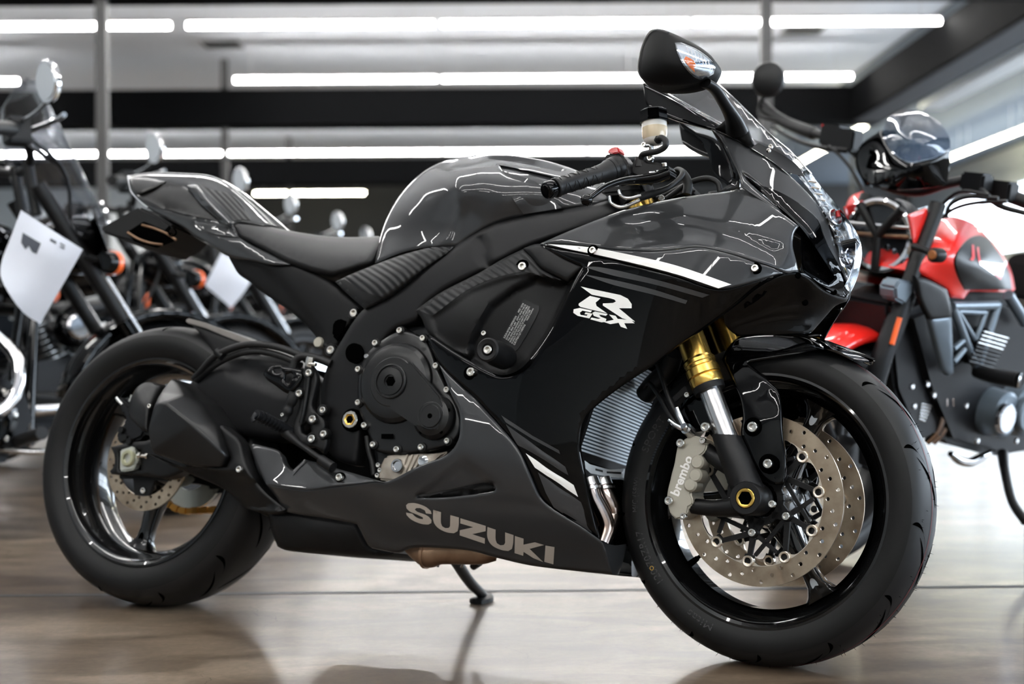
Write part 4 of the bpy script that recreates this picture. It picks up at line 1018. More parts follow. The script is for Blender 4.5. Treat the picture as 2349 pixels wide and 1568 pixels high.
panel('intake_blade', bike, M['black'], RB, [(1842, 618, .122), (1850, 626, .118), (1893, 658, .082), (1940, 682, .016), (1946, 676, .006), (1938, 640, .032), (1914, 596, .052), (1905, 604, .066), (1915, 640, .058), (1900, 652, .075), (1860, 628, .108)], roll=.002, thick=.004)
panel('cowl_blade', co, M['black'], RB, [(1745, 424), (1790, 441), (1840, 471), (1874, 501), (1890, 540), (1904, 572), (1926, 612), (1945, 655), (1948, 671), (1941, 680), (1918, 640), (1892, 600), (1863, 556), (1830, 514), (1790, 477), (1750, 441)], field=cof, off=.0025, thick=.004, step=8, label='gloss black blade of the front cowl')
nl_out = [(1804, 627, .148), (1842, 626, .128), (1893, 664, .080), (1945, 681, .006), (1941, 690, .006), (1916, 700, .030), (1893, 724, .045), (1872, 748, .052), (1855, 764, .06), (1790, 766, .085), (1728, 768, .105), (1690, 770, .118), (1665, 748, .128), (1660, 722, .140), (1687, 700, .160), (1742, 656, .162)]
nlo, nlf = panel('nose_underside', bike, M['black'], RB, nl_out, [(1760, 690, .125), (1830, 680, .095), (1800, 730, .090), (1870, 700, .06)], bridge=False, roll=.003, thick=.004, step=11, label='gloss black chin under the headlamp', poly=3)
for p in ((1831, 631), (1913, 669), (1847, 693)): lathe('rivet', nlo, M['groove'], [(0, .003), (.005, .002), (.006, -.002), (0, -.002)], RB.at(*p, -float(nlf(np.array([p]))[0]) - .001), (.4, -1, 0), 14)
# headlamp: clear lens over a reflector bowl
lens_out = [(1821, 391, .044), (1861, 403, .012), (1893, 441, .003), (1928, 482, .0), (1950, 510, .0), (1966, 535, .0), (1975, 565, .0), (1974, 603, .0), (1963, 643, .0), (1949, 672, .004), (1938, 631, .026), (1925, 590, .036), (1921, 562, .042), (1906, 520, .046), (1897, 497, .047), (1880, 470, .045), (1868, 450, .044), (1848, 425, .044)]
ln, lnf = panel('headlamp', bike, M['lens'], RB, lens_out, [(1900, 470, .034), (1930, 530, .032), (1950, 570, .026), (1955, 620, .018), (1870, 425, .030)], step=9, roll=.001, thick=.002, mirror=True, label='clear headlamp lens', poly=3)
panel('headlamp_reflector', ln, M['lamp_bright'], RB, lens_out, [(1900, 480, .034), (1930, 530, .032), (1950, 570, .026)], step=9, off=-.014, roll=.012, rollpx=12, thick=.004, mirror=True, poly=3)
lathe('headlamp_bowl', ln, M['reflector'], [(.015, .007), (.017, .006), (.014, -.002), (.007, -.007), (0, -.008)], RB.at(1912, 500, -.030), (.8, -.5, .25), 28)
lathe('headlamp_bowl', ln, M['reflector'], [(.014, .006), (.016, .005), (.012, -.002), (.006, -.006), (0, -.007)], RB.at(1946, 588, -.024), (.9, -.45, 0), 28)
prism('lamp_divider', ln, M['satin'], [tuple(RB.at(*p, -.022)[[0, 2]]) for p in ((1900, 545), (1930, 556), (1968, 548), (1968, 556), (1930, 566), (1902, 556))], -.034, -.004, .002)
for i in range(11):
    t = i / 10; x0, y0 = 1852 + 68 * t, 415 + 140 * t
    tube('reflector_rib', ln, M['chrome'], [RB.at(x0 + 2, y0, -.035), RB.at(x0 + 20, y0 + 3, -.026)], .0022, 6, 1)
lathe('bulb', ln, M['reflector'], [(0, .02), (.008, .016), (.010, 0), (.010, -.01), (0, -.01)], RB.at(1937, 600, -.02), (1, -.3, 0), 20)
tube('bulb_shield', ln, M['red'], [RB.at(1921, 484, -.02), RB.at(1924, 498, -.02)], .005, 8, 1)

# windscreen and its dark lower border, mirrors
ws_out = [(1475, 188, .118), (1560, 176, .07), (1642, 189, .02), (1680, 222, .012), (1714, 255, .010), (1769, 310, .008), (1814, 348, .008), (1862, 400, .010), (1820, 391, .044), (1790, 384, .060), (1766, 360, .078), (1723, 327, .090), (1690, 308, .098), (1628, 274, .108), (1550, 229, .116), (1500, 201, .118), (1480, 192, .118)]
wso, wsf = panel('windscreen', bike, M['screen'], RB, ws_out, [(1600, 215, .085), (1700, 275, .055), (1780, 345, .040), (1740, 330, .065), (1640, 260, .085)], step=10, roll=0, thick=.003, mirror=True, label='smoked windscreen', poly=3)
panel('windscreen_border', wso, M['black'], RB, [(1475, 190, .119), (1483, 240, .122), (1492, 250, .122), (1550, 276, .121), (1629, 297, .114), (1645, 300, .108), (1721, 338, .093), (1724, 330, .092), (1690, 312, .098), (1628, 278, .108), (1550, 233, .117), (1500, 205, .119)], field=None, roll=.002, step=9, thick=.006, mirror=True, label='black lower border of the windscreen')
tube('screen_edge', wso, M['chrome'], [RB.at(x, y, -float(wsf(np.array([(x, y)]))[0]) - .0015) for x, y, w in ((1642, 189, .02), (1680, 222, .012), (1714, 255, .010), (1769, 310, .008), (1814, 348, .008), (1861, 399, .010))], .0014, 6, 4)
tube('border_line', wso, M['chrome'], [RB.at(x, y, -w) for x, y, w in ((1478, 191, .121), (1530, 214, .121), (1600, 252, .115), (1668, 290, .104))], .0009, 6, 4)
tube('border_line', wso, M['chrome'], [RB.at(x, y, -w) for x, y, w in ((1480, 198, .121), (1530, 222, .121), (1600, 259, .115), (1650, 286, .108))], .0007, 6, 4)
decal('screen_foot', wso, M['black'], RB, [[(1722, 338), (1766, 365), (1800, 391), (1846, 406), (1830, 380), (1790, 352), (1740, 328)]], wsf, .002, label='black foot of the windscreen')
for p in ((1768, 336), (1763, 345)):
    bolt(wso, RB.at(*p, -float(wsf(np.array([p]))[0]) - .003), .0042, m=None)
mir_out = [(1504, 66, .325), (1491, 71, .322), (1479, 88, .318), (1469, 115, .315), (1463, 145, .315), (1463, 165, .315), (1470, 179, .314), (1490, 192, .312), (1520, 199, .310), (1558, 199, .306), (1592, 194, .300), (1612, 187, .296), (1628, 178, .294), (1638, 164, .294), (1643, 149, .295), (1636, 133, .300), (1612, 112, .308), (1575, 91, .318), (1540, 75, .325), (1520, 68, .326)]
for s in (1, -1):
    mo, mf = panel('mirror', bike, M['mirror_shell'], RB, [(x, y, w) for x, y, w in mir_out], [(1520, 110, .352), (1560, 140, .356), (1510, 160, .345), (1590, 150, .342), (1550, 185, .325)], step=8, roll=.006, rollpx=7, thick=.035, mirror=False, side=-1, label='black mirror with a clear turn lamp', poly=4)
    if s == 1: MF, MO = mf, mo
    else:
        mo.data.transform(Matrix.Scale(-1, 4, (0, 1, 0))); mo.data.flip_normals(); break
panel('turn_lamp', MO, M['lens'], RB, [(1548, 98), (1560, 97), (1572, 101), (1601, 114), (1632, 138), (1640, 153), (1636, 168), (1611, 181), (1594, 177), (1570, 153), (1553, 118)], field=MF, off=.004, thick=.003, mirror=False, step=7, label='clear turn lamp lens')
panel('turn_lamp_reflector', MO, M['lamp_bright'], RB, [(1551, 101), (1572, 104), (1600, 117), (1629, 140), (1637, 153), (1632, 166), (1611, 178), (1596, 174), (1573, 151), (1556, 118)], field=MF, off=.0008, thick=.002, mirror=False, step=7)
panel('turn_lamp_bulb', MO, M['amber'], RB, [(1569, 136), (1573, 129), (1584, 134), (1592, 140), (1597, 150), (1592, 156), (1594, 166), (1586, 158), (1577, 148)], field=MF, off=.0025, thick=.001, mirror=False, step=6, label='amber bulb')
for i in range(7): tube('lens_rib', MO, M['chrome'], [RB.at(1575 + 9 * i - 4 * (i > 4), 107 + 5 * i, -.3585 + .006 * i), RB.at(1582 + 8 * i, 128 + 5.5 * i, -.3585 + .006 * i)], .0008, 6, 1)
tube('mirror_rim', MO, M['satin'], [RB.at(x, y, -w) for x, y, w in ((1532, 78, .328), (1508, 72, .324), (1494, 78, .322), (1483, 94, .320), (1474, 119, .318), (1469, 146, .318), (1470, 163, .316), (1477, 175, .315), (1494, 186, .314), (1522, 193, .312))], .004, 10, 4)
P0 = RB.at(1618, 190, -.292); st_pts = [P0, RB.at(1640, 205, -.262), RB.at(1662, 238, -.205), RB.at(1682, 272, -.145), RB.at(1690, 300, -.108)]
for sg in (1, -1):
    tube('mirror_stalk', bike, M['satin'], [p * np.array([1, sg, 1]) for p in st_pts], [.012, .0115, .012, .016, .022], 16, 5, flat=.7)
    panel('mirror_foot', bike, M['satin'], RB, [(1663, 276, .118), (1685, 268, .116), (1706, 278, .112), (1716, 300, .108), (1726, 329, .100), (1716, 336, .102), (1690, 318, .108), (1664, 302, .114), (1640, 294, .116), (1652, 286, .118)], roll=.003, mirror=True, thick=.015)
# inner cowl panel left of the screen (far side, seen through the gap)
panel('inner_cowl', bike, M['black'], RB, [(1586, 300, -.10), (1640, 318, -.09), (1662, 345, -.08), (1690, 405, -.08), (1680, 432, -.08), (1660, 418, -.08), (1640, 400, -.09), (1620, 345, -.10)], roll=.002, mirror=False, thick=.004)
panel('cockpit_edge', bike, M['black'], RB, [(1632, 298, .113), (1646, 312, .112), (1664, 340, .113), (1684, 378, .115), (1697, 415, .117), (1696, 432, .118), (1660, 442, .112), (1640, 446, .11), (1664, 428, .10), (1680, 420, .10), (1672, 380, .10), (1655, 340, .10)], roll=.002, mirror=True, thick=.006)

# grey lower fairing
low_out = [(1008, 836, .206), (1060, 887, .208), (1090, 913, .208), (1118, 945, .207), (1150, 981, .204), (1187, 1027, .200), (1215, 1087, .190), (1239, 1139, .180), (1267, 1166, .172), (1330, 1205, .154), (1376, 1238, .136), (1383, 1245, .132), (1394, 1282, .110), (1405, 1317, .078), (1340, 1311, .086), (1215, 1296, .098), (1129, 1276, .106), (1085, 1264, .110), (1025, 1257, .114), (939, 1257, .118), (915, 1267, .116), (870, 1260, .122), (850, 1255, .126), (839, 1240, .132), (829, 1220, .140), (819, 1202, .146), (750, 1189, .150), (668, 1177, .152), (655, 1172, .153), (632, 1138, .160), (611, 1110, .172), (650, 1116, .180), (708, 1122, .188), (761, 1115, .196), (820, 1108, .204), (861, 1102, .208), (880, 1105, .208), (901, 1099, .208), (957, 1070, .208), (1028, 1040, .208), (1050, 1012, .208), (1056, 984, .208), (1054, 945, .208), (1036, 906, .207)]
lo_, lof = panel('lower_fairing', bike, M['gray'], RB, low_out, [(1100, 980, .211), (1120, 1060, .208), (1060, 1080, .211), (1000, 1110, .206), (900, 1160, .190), (800, 1150, .188), (700, 1120, .190), (640, 1080, .186), (1150, 1180, .176), (1050, 1200, .168), (950, 1210, .160), (1250, 1230, .150), (1320, 1260, .130), (880, 1230, .140), (760, 1110, .200)],
                 step=12, roll=.003, rollpx=7, thick=.004, label='dark grey lower fairing with large silver lettering',
                 holes=[[(957, 1135), (990, 1130), (1060, 1116), (1110, 1106.5), (1129, 1107), (1138, 1118), (1135, 1125.5), (1100, 1132), (1025, 1140), (958, 1142)]],
                 feats=[([(1060, 1055), (1120, 1100), (1138, 1112), (1130, 1108), (1060, 1118), (960, 1136), (1010, 1100)], -.007, 18)], poly=4)
lg, lgf = panel('fairing_ledge', lo_, M['gray'], RB, [(577, 1020, .158), (583, 1017, .158), (640, 1034, .160), (648, 1046, .160), (655, 1064, .166), (671, 1079, .172), (684, 1066, .170), (698, 1053, .168), (735, 1062, .172), (769, 1073, .178), (819, 1087, .188), (861, 1100, .202), (880, 1106, .208), (861, 1104, .211), (820, 1109, .208), (761, 1116, .202), (708, 1123, .194), (650, 1117, .186), (611, 1111, .178), (592, 1072, .170), (577, 1031, .162)],
                 [(640, 1080, .172), (720, 1090, .184), (790, 1095, .196), (770, 1088, .192)], step=9, roll=.003, rollpx=5, thick=.005, label='upward facing ledge of the lower fairing')
panel('ledge_notch', lg, M['gray'], RB, [(648, 1046), (655, 1064), (671, 1080), (684, 1067), (698, 1054), (704, 1057), (688, 1072), (672, 1090), (650, 1068), (642, 1040)], field=lgf, off=.002, thick=.012, step=7)
panel('vent_back', lo_, M['satin'], RB, [(950, 1138), (1060, 1112), (1130, 1102), (1142, 1120), (1100, 1138), (1025, 1145), (955, 1146)], field=lof, off=-.016, mirror=True, step=14, thick=.003)
bolt(lo_, RB.at(779, 1094, -.2035), .0075)
lathe('bolt_recess', lo_, M['groove'], [(0, .002), (.0095, .002), (.0105, 0), (.0105, -.006), (0, -.006)], RB.at(779, 1094, -.1985), n=22)
# letters
def C(pts): return [(750 + x / 2.904, 1000 + y / 2.904) for x, y in pts]
Sz = [C([(697, 518), (660, 514), (652, 494), (620, 478), (595, 478), (585, 488), (600, 502), (650, 520), (680, 538), (697, 560), (695, 578), (675, 588), (640, 586), (595, 572), (555, 550), (530, 524), (527, 508), (570, 516), (590, 536), (620, 550), (640, 552), (638, 540), (600, 522), (550, 500), (530, 480), (527, 460), (540, 447), (575, 444), (620, 454), (665, 474), (692, 498)])]
U1 = [C([(708, 490), (760, 505), (760, 580), (768, 600), (790, 612), (812, 610), (820, 598), (822, 525), (879, 541), (877, 600), (870, 632), (845, 646), (800, 640), (750, 618), (722, 592), (708, 560)])]
Z1 = [C([(889, 546), (1058, 597), (1057, 632), (968, 652), (1052, 680), (1051, 716), (884, 660), (885, 626), (975, 606), (888, 580)])]
U2 = [C([(1069, 604), (1124, 622), (1124, 690), (1132, 712), (1155, 726), (1178, 724), (1187, 710), (1187, 640), (1243, 658), (1240, 715), (1232, 750), (1208, 764), (1165, 758), (1110, 734), (1082, 706), (1068, 670)])]
K1 = [C([(1252, 664), (1310, 682), (1309, 722), (1385, 706), (1446, 724), (1350, 750), (1441, 838), (1376, 812), (1310, 770), (1307, 796), (1250, 778)])]
I1 = [C([(1456, 728), (1516, 738), (1508, 853), (1448, 836)])]
for nm, g in (('S', Sz), ('U', U1), ('Z', Z1), ('U', U2), ('K', K1), ('I', I1)):
    decal('fairing_letter', lo_, M['silver_decal'], RB, g, lof, .0014, step=9, corner=26, smooth=nm in 'SU')
# belly front lip (far inside wall) and chamber below
panel('belly_lip', bike, M['gray'], RB, [(1383, 1244, .128), (1410, 1250, .06), (1436, 1247, .02), (1428, 1285, .03), (1418, 1317, .04), (1405, 1317, .075), (1394, 1282, .108)], roll=.002, mirror=True, thick=.004, label='glossy front lip of the belly fairing')
prism('belly_pan', bike, M['matte'], [tuple(RB.at(*p, -.09)[[0, 2]]) for p in ((1400, 1312), (1215, 1294), (1129, 1274), (1025, 1255), (930, 1254), (920, 1225), (1100, 1225), (1250, 1245), (1380, 1285))], -.085, .085, .006)
# ------------------------------------------------------------------ engine, swingarm, exhaust, controls
def A(px, py, w): return RB.at(px, py, -w)
def XZ(pts, w): return [tuple(RB.at(p[0], p[1], -w)[[0, 2]]) for p in pts]
eng = prism('engine', bike, M['darkmetal'], XZ([(852, 770), (930, 735), (1010, 745), (1150, 850), (1290, 880), (1325, 985), (1320, 1120), (1240, 1180), (1100, 1190), (980, 1130), (905, 1105), (868, 1080), (850, 960)], .13), -.145, .145, .012)
prism('engine_top', bike, M['groove'], XZ([(860, 640), (1040, 580), (1300, 500), (1460, 470), (1500, 620), (1480, 800), (1300, 880), (1000, 760), (880, 760)], .08), -.10, .10, .02)
cov = [(866, 788, .172), (905, 764, .174), (930, 758, .175), (975, 778, .176), (990, 800, .177), (1004, 840, .177), (1029, 893, .178), (1050, 930, .178), (1058, 965, .178), (1054, 995, .178), (1032, 1021, .177), (975, 1036, .176), (915, 1042, .175), (860, 1032, .173), (850, 1005, .172), (838, 976, .171), (824, 940, .171), (820, 890, .171), (826, 845, .171), (845, 808, .171)]
ec, ecf = panel('clutch_cover', eng, M['engine_satin'], RB, cov, [(908, 880, .178), (970, 950, .18)], roll=.005, rollpx=8, thick=.05, mirror=True)
c0 = A(908, 878, .18); c1 = A(998, 957, .18)
lathe('clutch_dome', ec, M['engine_satin'], [(0, .016), (.048, .016), (.050, .0145), (.060, .0145), (.072, .011), (.079, .004), (.0815, -.004), (.0815, -.02), (0, -.02)], c0, n=56, ang=20)
prism('cover_rib', ec, M['engine_satin'], XZ([(946, 830), (1010, 905), (1022, 930), (1010, 990), (975, 985), (955, 978), (880, 925), (872, 890), (880, 850), (905, 826)], .195), c0[1] - .019, c0[1] - .008, .004)
lathe('oil_cap', ec, M['engine_satin'], [(.034, .018), (.0345, .0225), (.033, .024), (.031, .024), (.0305, .021), (.028, .021), (.027, .0235), (.013, .0245), (.0125, .021), (0, .021)], c0, n=48, ang=20)
lathe('cap_hex', ec, M['groove'], [(0, .0218), (.0105, .0218), (.0105, .016), (0, .016)], c0, n=6)
lathe('timing_cover', ec, M['engine_satin'], [(0, .022), (.0215, .022), (.0225, .021), (.023, .018), (.0255, .018), (.027, .0195), (.037, .0155), (.044, .008), (.0455, -.02), (0, -.02)], c1, n=48, ang=20)
lathe('cap_hex', ec, M['groove'], [(0, .0226), (.005, .0226), (.005, .016), (0, .016)], c1, n=12)
for i in range(5):
    a = 2 * math.pi * i / 5 + .35; p = c1 + np.array([.037 * math.cos(a), -.0135, .037 * math.sin(a)])
    lathe('cover_dimple', ec, M['groove'], [(0, .002), (.0035, .0018), (.004, 0), (0, -.002)], p, n=12)
prism('cover_mark', ec, M['groove'], XZ([(876, 995), (902, 995), (902, 1006), (876, 1006)], .178), -.1803, -.178, 0)
text_decal('cover_lettering', ec, M['satin'], RB, '2000ml', [(878, 997), (900, 997), (900, 1005), (878, 1005)], ecf, .0028)
for p in ((921, 759), (974, 777), (865, 788), (826, 848), (826, 924), (840, 976), (860, 1020), (914, 1031), (970, 1026), (1030, 1012), (1004, 840), (1029, 895)):
    w = float(ecf(np.array([p]))[0]); P = A(*p, w)
    lathe('bolt_boss', ec, M['satin'], [(0, .004), (.0085, .004), (.0095, .002), (.0095, -.02), (0, -.02)], P, n=16); bolt(ec, P + np.array([0, -.0075, 0]), .0062)
cs = prism('crankcase', eng, M['cast'], XZ([(868, 1100), (872, 1070), (884, 1046), (920, 1040), (1000, 1040), (1030, 1034), (1000, 1060), (950, 1088), (910, 1104)], .165), -.168, -.12, .004)
for k in range(4): prism('crankcase_rib', cs, M['cast'], XZ([(934 + 12 * k, 1042), (938 + 12 * k, 1042), (922 + 12 * k, 1085 - 5 * k), (918 + 12 * k, 1087 - 5 * k)], .168), -.172, -.166, .001)
lathe('filler_plug', cs, M['steel'], [(.0095, .008), (.0125, .008), (.0135, .006), (.0135, -.006), (.0095, -.006), (.0095, .008)], A(914, 1068, .17), n=28)
lathe('filler_plug_cap', cs, M['chrome'], [(0, .004), (.0095, .004), (.0095, -.004), (0, -.004)], A(914, 1068, .17), n=6)
lathe('drain_plug', cs, M['chrome'], [(0, .004), (.007, .004), (.011, .003), (.011, -.005), (0, -.005)], A(972, 1057, .172), n=24)
for p in ((868, 1066), (872, 1078), (866, 1090)): bolt(cs, A(*p, .165), .005)
tube('breather_hose', eng, M['rubber'], [A(842, 1000, .15), A(846, 1030, .15), A(854, 1060, .15), A(858, 1088, .15)], .006)

# crash bobbin and its bolt
sl0 = A(1117, 801, .285)
cb = lathe('crash_bobbin', bike, M['matte'], [(.009, -.006), (.012, -.002), (.0195, 0), (.0225, -.003), (.0225, -.03), (.0245, -.04), (.0245, -.075), (.020, -.09), (0, -.09), (0, -.012), (.009, -.012), (.009, -.006)], sl0, n=36)
bolt(cb, sl0 + np.array([0, .006, 0]), .0085)
# identification sticker in the scoop recess
idq = [(1149, 777), (1199, 688), (1205, 686), (1236, 702), (1237, 709), (1188, 800), (1182, 805), (1152, 785)]
pl_, _ = panel('id_sticker', bike, M['plate'], RB, idq, field=spf, off=.002, thick=.001, mirror=False, step=10)
TL, TR, BR, BL = (np.array(q, float) for q in ((1151, 776), (1199, 690), (1233, 708), (1184, 799)))
def idline(s, v0, v1, u0=0., u1=1.):
    q = [TL * (1 - u) * (1 - v) + TR * u * (1 - v) + BR * u * v + BL * (1 - u) * v for u, v in ((u0, v0), (u1, v0), (u1, v1), (u0, v1))]
    text_decal('id_text', pl_, M['white_text'], RB, s, q, spf, .0036)
for s, v0, v1, u0, u1 in (('SUZUKI MOTOR CORPORATION', .05, .15, .04, .62), ('MFD 10/24', .05, .15, .72, .96), ('GVWR 860 LBS', .20, .29, .04, .5), ('GAWR F 340 LBS  R 560 LBS', .20, .29, .54, .96),
                          ('THIS VEHICLE CONFORMS TO ALL APPLICABLE', .34, .43, .04, .96), ('FEDERAL MOTOR VEHICLE SAFETY STANDARDS', .47, .56, .04, .96), ('IN EFFECT ON THE DATE OF MANUFACTURE', .60, .69, .04, .9),
                          ('GR7MA1S7100936', .73, .84, .04, .56), ('MADE IN JAPAN', .73, .83, .66, .96)): idline(s, v0, v1, u0, u1)
bolt(bike, A(1081, 853, .214), .0085)
lathe('bolt_recess', bike, M['groove'], [(0, .002), (.0125, .002), (.0135, 0), (.0135, -.01), (0, -.01)], A(1078, 855, .209), n=24)
bolt(bike, A(1110, 764, .20), .005)

# swingarm with its axle end
sw_out = [(428, 886, .118), (470, 850, .12), (505, 828, .12), (540, 815, .12), (600, 812, .122), (650, 822, .124), (700, 850, .126), (748, 885, .128), (748, 965, .128), (700, 1000, .126), (640, 1010, .124), (560, 1000, .122), (500, 985, .12), (462, 935, .118)]
swo, swf = panel('swingarm', bike, M['frame'], RB, sw_out, [(600, 890, .134), (520, 880, .130), (680, 930, .132), (560, 850, .126)], roll=.012, rollpx=18, thick=.05, mirror=True, feats=[([(505, 832), (545, 822), (610, 845), (660, 880), (690, 905), (640, 900), (560, 870)], -.008, 14)])
panel('swingarm_end', swo, M['satin'], RB, [(254, 1025, .112), (300, 1014, .112), (345, 1008, .114), (400, 960, .116), (450, 900, .118), (520, 950, .12), (530, 1000, .12), (440, 1070, .116), (380, 1096, .114), (330, 1090, .112), (256, 1087, .112), (252, 1080, .112), (262, 1068, .112), (262, 1042, .112)], [(420, 1000, .120)],
      holes=[[(273, 1035), (323, 1031), (323, 1077), (273, 1079)]], roll=.004, thick=.03, mirror=True, ang=40)
prism('axle_block', swo, M['sprocket'], XZ([(278, 1032), (306, 1023), (312, 1031), (312, 1042), (320, 1048), (319, 1058), (311, 1068), (311, 1077), (283, 1082), (277, 1079)], .115), -.120, -.10, .003)
lathe('axle_collar', swo, M['greenish'], [(.0105, .008), (.016, .008), (.0185, .005), (.0185, -.01), (.0105, -.01), (.0105, .008)], A(296, 1051, .118), n=32)
lathe('axle_bore', swo, M['groove'], [(0, -.002), (.0108, -.002), (.0108, -.02), (0, -.02)], A(296, 1051, .118), n=24)
ab = A(318, 1045, .115)
lathe('adjuster_bolt', swo, M['bolt'], [(0, .0), (.0075, 0), (.0075, .006), (.0040, .006), (.0040, .020), (.0065, .020), (.0065, .026), (0, .026)], ab, (1, 0, 0), 6)
# rear caliper
rc = prism('rear_caliper', bike, M['darkmetal'], XZ([(272, 908), (284, 917), (300, 930), (322, 958), (338, 990), (330, 1004), (304, 1016), (280, 1020), (268, 1002), (276, 984), (292, 968), (290, 948), (276, 930)], .1), -.108, -.058, .006, label='small dark rear brake caliper')
for p in ((280, 986), (288, 1004), (298, 1012)): lathe('pad_pin', rc, M['satin'], [(0, .006), (.007, .006), (.008, .003), (.008, -.01), (0, -.01)], A(*p, .11), n=14)
lathe('bleed_nipple', rc, M['bolt'], [(0, .016), (.006, .016), (.006, .008), (.0075, .007), (.0075, 0), (0, 0)], A(301, 922, .105), (.15, 0, 1), 14)
tube('bleed_cap', rc, M['steel'], [A(281, 928, .105), A(272, 918, .105), A(268, 912, .105)], [.004, .005, .0045], 10, 2)

# silencer
mv = {k: A(*v) for k, v in dict(a=(366, 899, .205), b=(392, 867, .165), c=(410, 873, .172), d=(464, 921, .190), e=(497, 972, .196), f=(525, 1046, .190), g=(351, 931, .246), h=(377, 921, .258), i=(440, 972, .246), j=(510, 1036, .205),
    p=(420, 905, .215), k=(337, 985, .24), l=(347, 1038, .235), m=(428, 1066, .215), n=(506, 1071, .192)).items()}
ks = list(mv); Vm = [mv[q] for q in ks]; ix = {q: i for i, q in enumerate(ks)}
Fm = [tuple(ix[q] for q in f) for f in ('abp', 'bcp', 'pcd', 'pdi', 'aph', 'agh', 'phi', 'dei', 'eij', 'efj', 'ghk', 'hik', 'ikl', 'ilm', 'ijm', 'jnm', 'jfn')]
rim_ = [ix[q] for q in 'abcdefnmlkg']; nV = len(Vm); Vm += [Vm[q] + np.array([0, .10, 0]) for q in rim_]
Fm += [(rim_[q], rim_[(q + 1) % 11], nV + (q + 1) % 11, nV + q) for q in range(11)] + [tuple(nV + q for q in range(11))]
muo = mk('silencer', Vm, Fm, M['engine_satin'], bike, None, 180, fix=True, label='matte black stubby silencer')
bmx = bmesh.new(); bmx.from_mesh(muo.data); bmesh.ops.bevel(bmx, geom=[e_ for e_ in bmx.edges if len(e_.link_faces) == 2 and e_.calc_face_angle() > .2], offset=.0065, segments=3, affect='EDGES', clamp_overlap=True, profile=.5); bmx.to_mesh(muo.data); bmx.free(); finish(muo.data, 50)
ecp, _ = panel('silencer_end', muo, M['satin'], RB, [(294, 943, .20), (300, 915, .20), (312, 891, .195), (330, 878, .185), (350, 876, .18), (372, 884, .185), (360, 905, .205), (346, 935, .232), (340, 965, .236), (339, 990, .236), (326, 985, .232), (306, 966, .22), (296, 955, .21)], [(325, 925, .225), (345, 900, .2)], roll=.008, rollpx=10, thick=.07, mirror=False, step=8, ang=60)
bolt(ecp, A(343, 931, .238), .0048)
hs_out = [(338, 1040, .19), (400, 1066, .19), (470, 1072, .19), (520, 1070, .19), (530, 1050, .19), (500, 980, .19), (508, 975, .19), (549, 1010, .19), (562, 1050, .19), (584, 1099, .186), (612, 1132, .18), (656, 1168, .168), (640, 1178, .16), (617, 1178, .155), (562, 1163, .15), (520, 1125, .15), (440, 1088, .16), (380, 1062, .17)]
hso, hsf = panel('exhaust_shield', bike, M['satin'], RB, hs_out, [(540, 1080, .2), (480, 1085, .18), (580, 1130, .178)], roll=.005, thick=.03, mirror=False, feats=[([(340, 1038), (420, 1070), (520, 1086), (590, 1104), (660, 1168), (560, 1165), (430, 1090)], -.012, 12)])
bolt(hso, A(549, 1076, .2045), .0068)
panel('exhaust_chamber', bike, M['matte'], RB, [(613, 1172, .14), (668, 1172, .14), (750, 1184, .14), (819, 1198, .14), (830, 1220, .13), (850, 1252, .11), (880, 1264, .10), (905, 1268, .09), (898, 1276, .085), (850, 1277, .09), (800, 1274, .1), (654, 1261, .115), (637, 1253, .118), (625, 1222, .13)], [(720, 1215, .145), (780, 1235, .135)], roll=.012, rollpx=14, thick=.19, mirror=False, ang=60)
tube('exhaust_underpipe', bike, M['browncan'], [A(938, 1255, .07), A(965, 1264, .075), A(985, 1267, .075), A(1010, 1264, .075), A(1060, 1264, .07), A(1110, 1268, .06), A(1140, 1272, .05)], [.012, .024, .03, .026, .026, .022, .012], 18, 5)
tube('pipe_clamp', bike, M['browncan'], [A(978, 1266, .075), A(984, 1267, .075)], [.0325, .0325], 18, 1)
tube('exhaust_midpipe', bike, M['satin'], [A(560, 1120, .11), A(640, 1160, .09), A(720, 1190, .05)], .03, 16, 5)

# rear mudguard over the tyre
hg = prism('rear_mudguard', bike, M['matte'], XZ([(425, 734), (432, 729), (470, 740), (540, 768), (600, 792), (640, 822), (600, 816), (540, 790), (480, 760), (436, 744)], .085), -.085, .085, .003, label='low rear mudguard close to the tyre')
M['edge_sheen'] = mat('mudguard edge with painted sheen', (.20, .185, .17), .35, .2)  # pale tone stands for light reflected along the mudguard's upper edge
prism('mudguard_edge_sheen', hg, M['edge_sheen'], XZ([(425, 735), (431, 729), (470, 739), (540, 766), (596, 788), (590, 795), (540, 781), (470, 752), (430, 741)], .088), -.0895, -.0835, .002)
panel('mudguard_side', hg, M['matte'], RB, [(440, 746, .086), (500, 768, .088), (560, 792, .09), (600, 812, .092), (540, 820, .092), (505, 830, .092), (486, 800, .09), (462, 768, .088)], roll=.003, thick=.006, mirror=True)

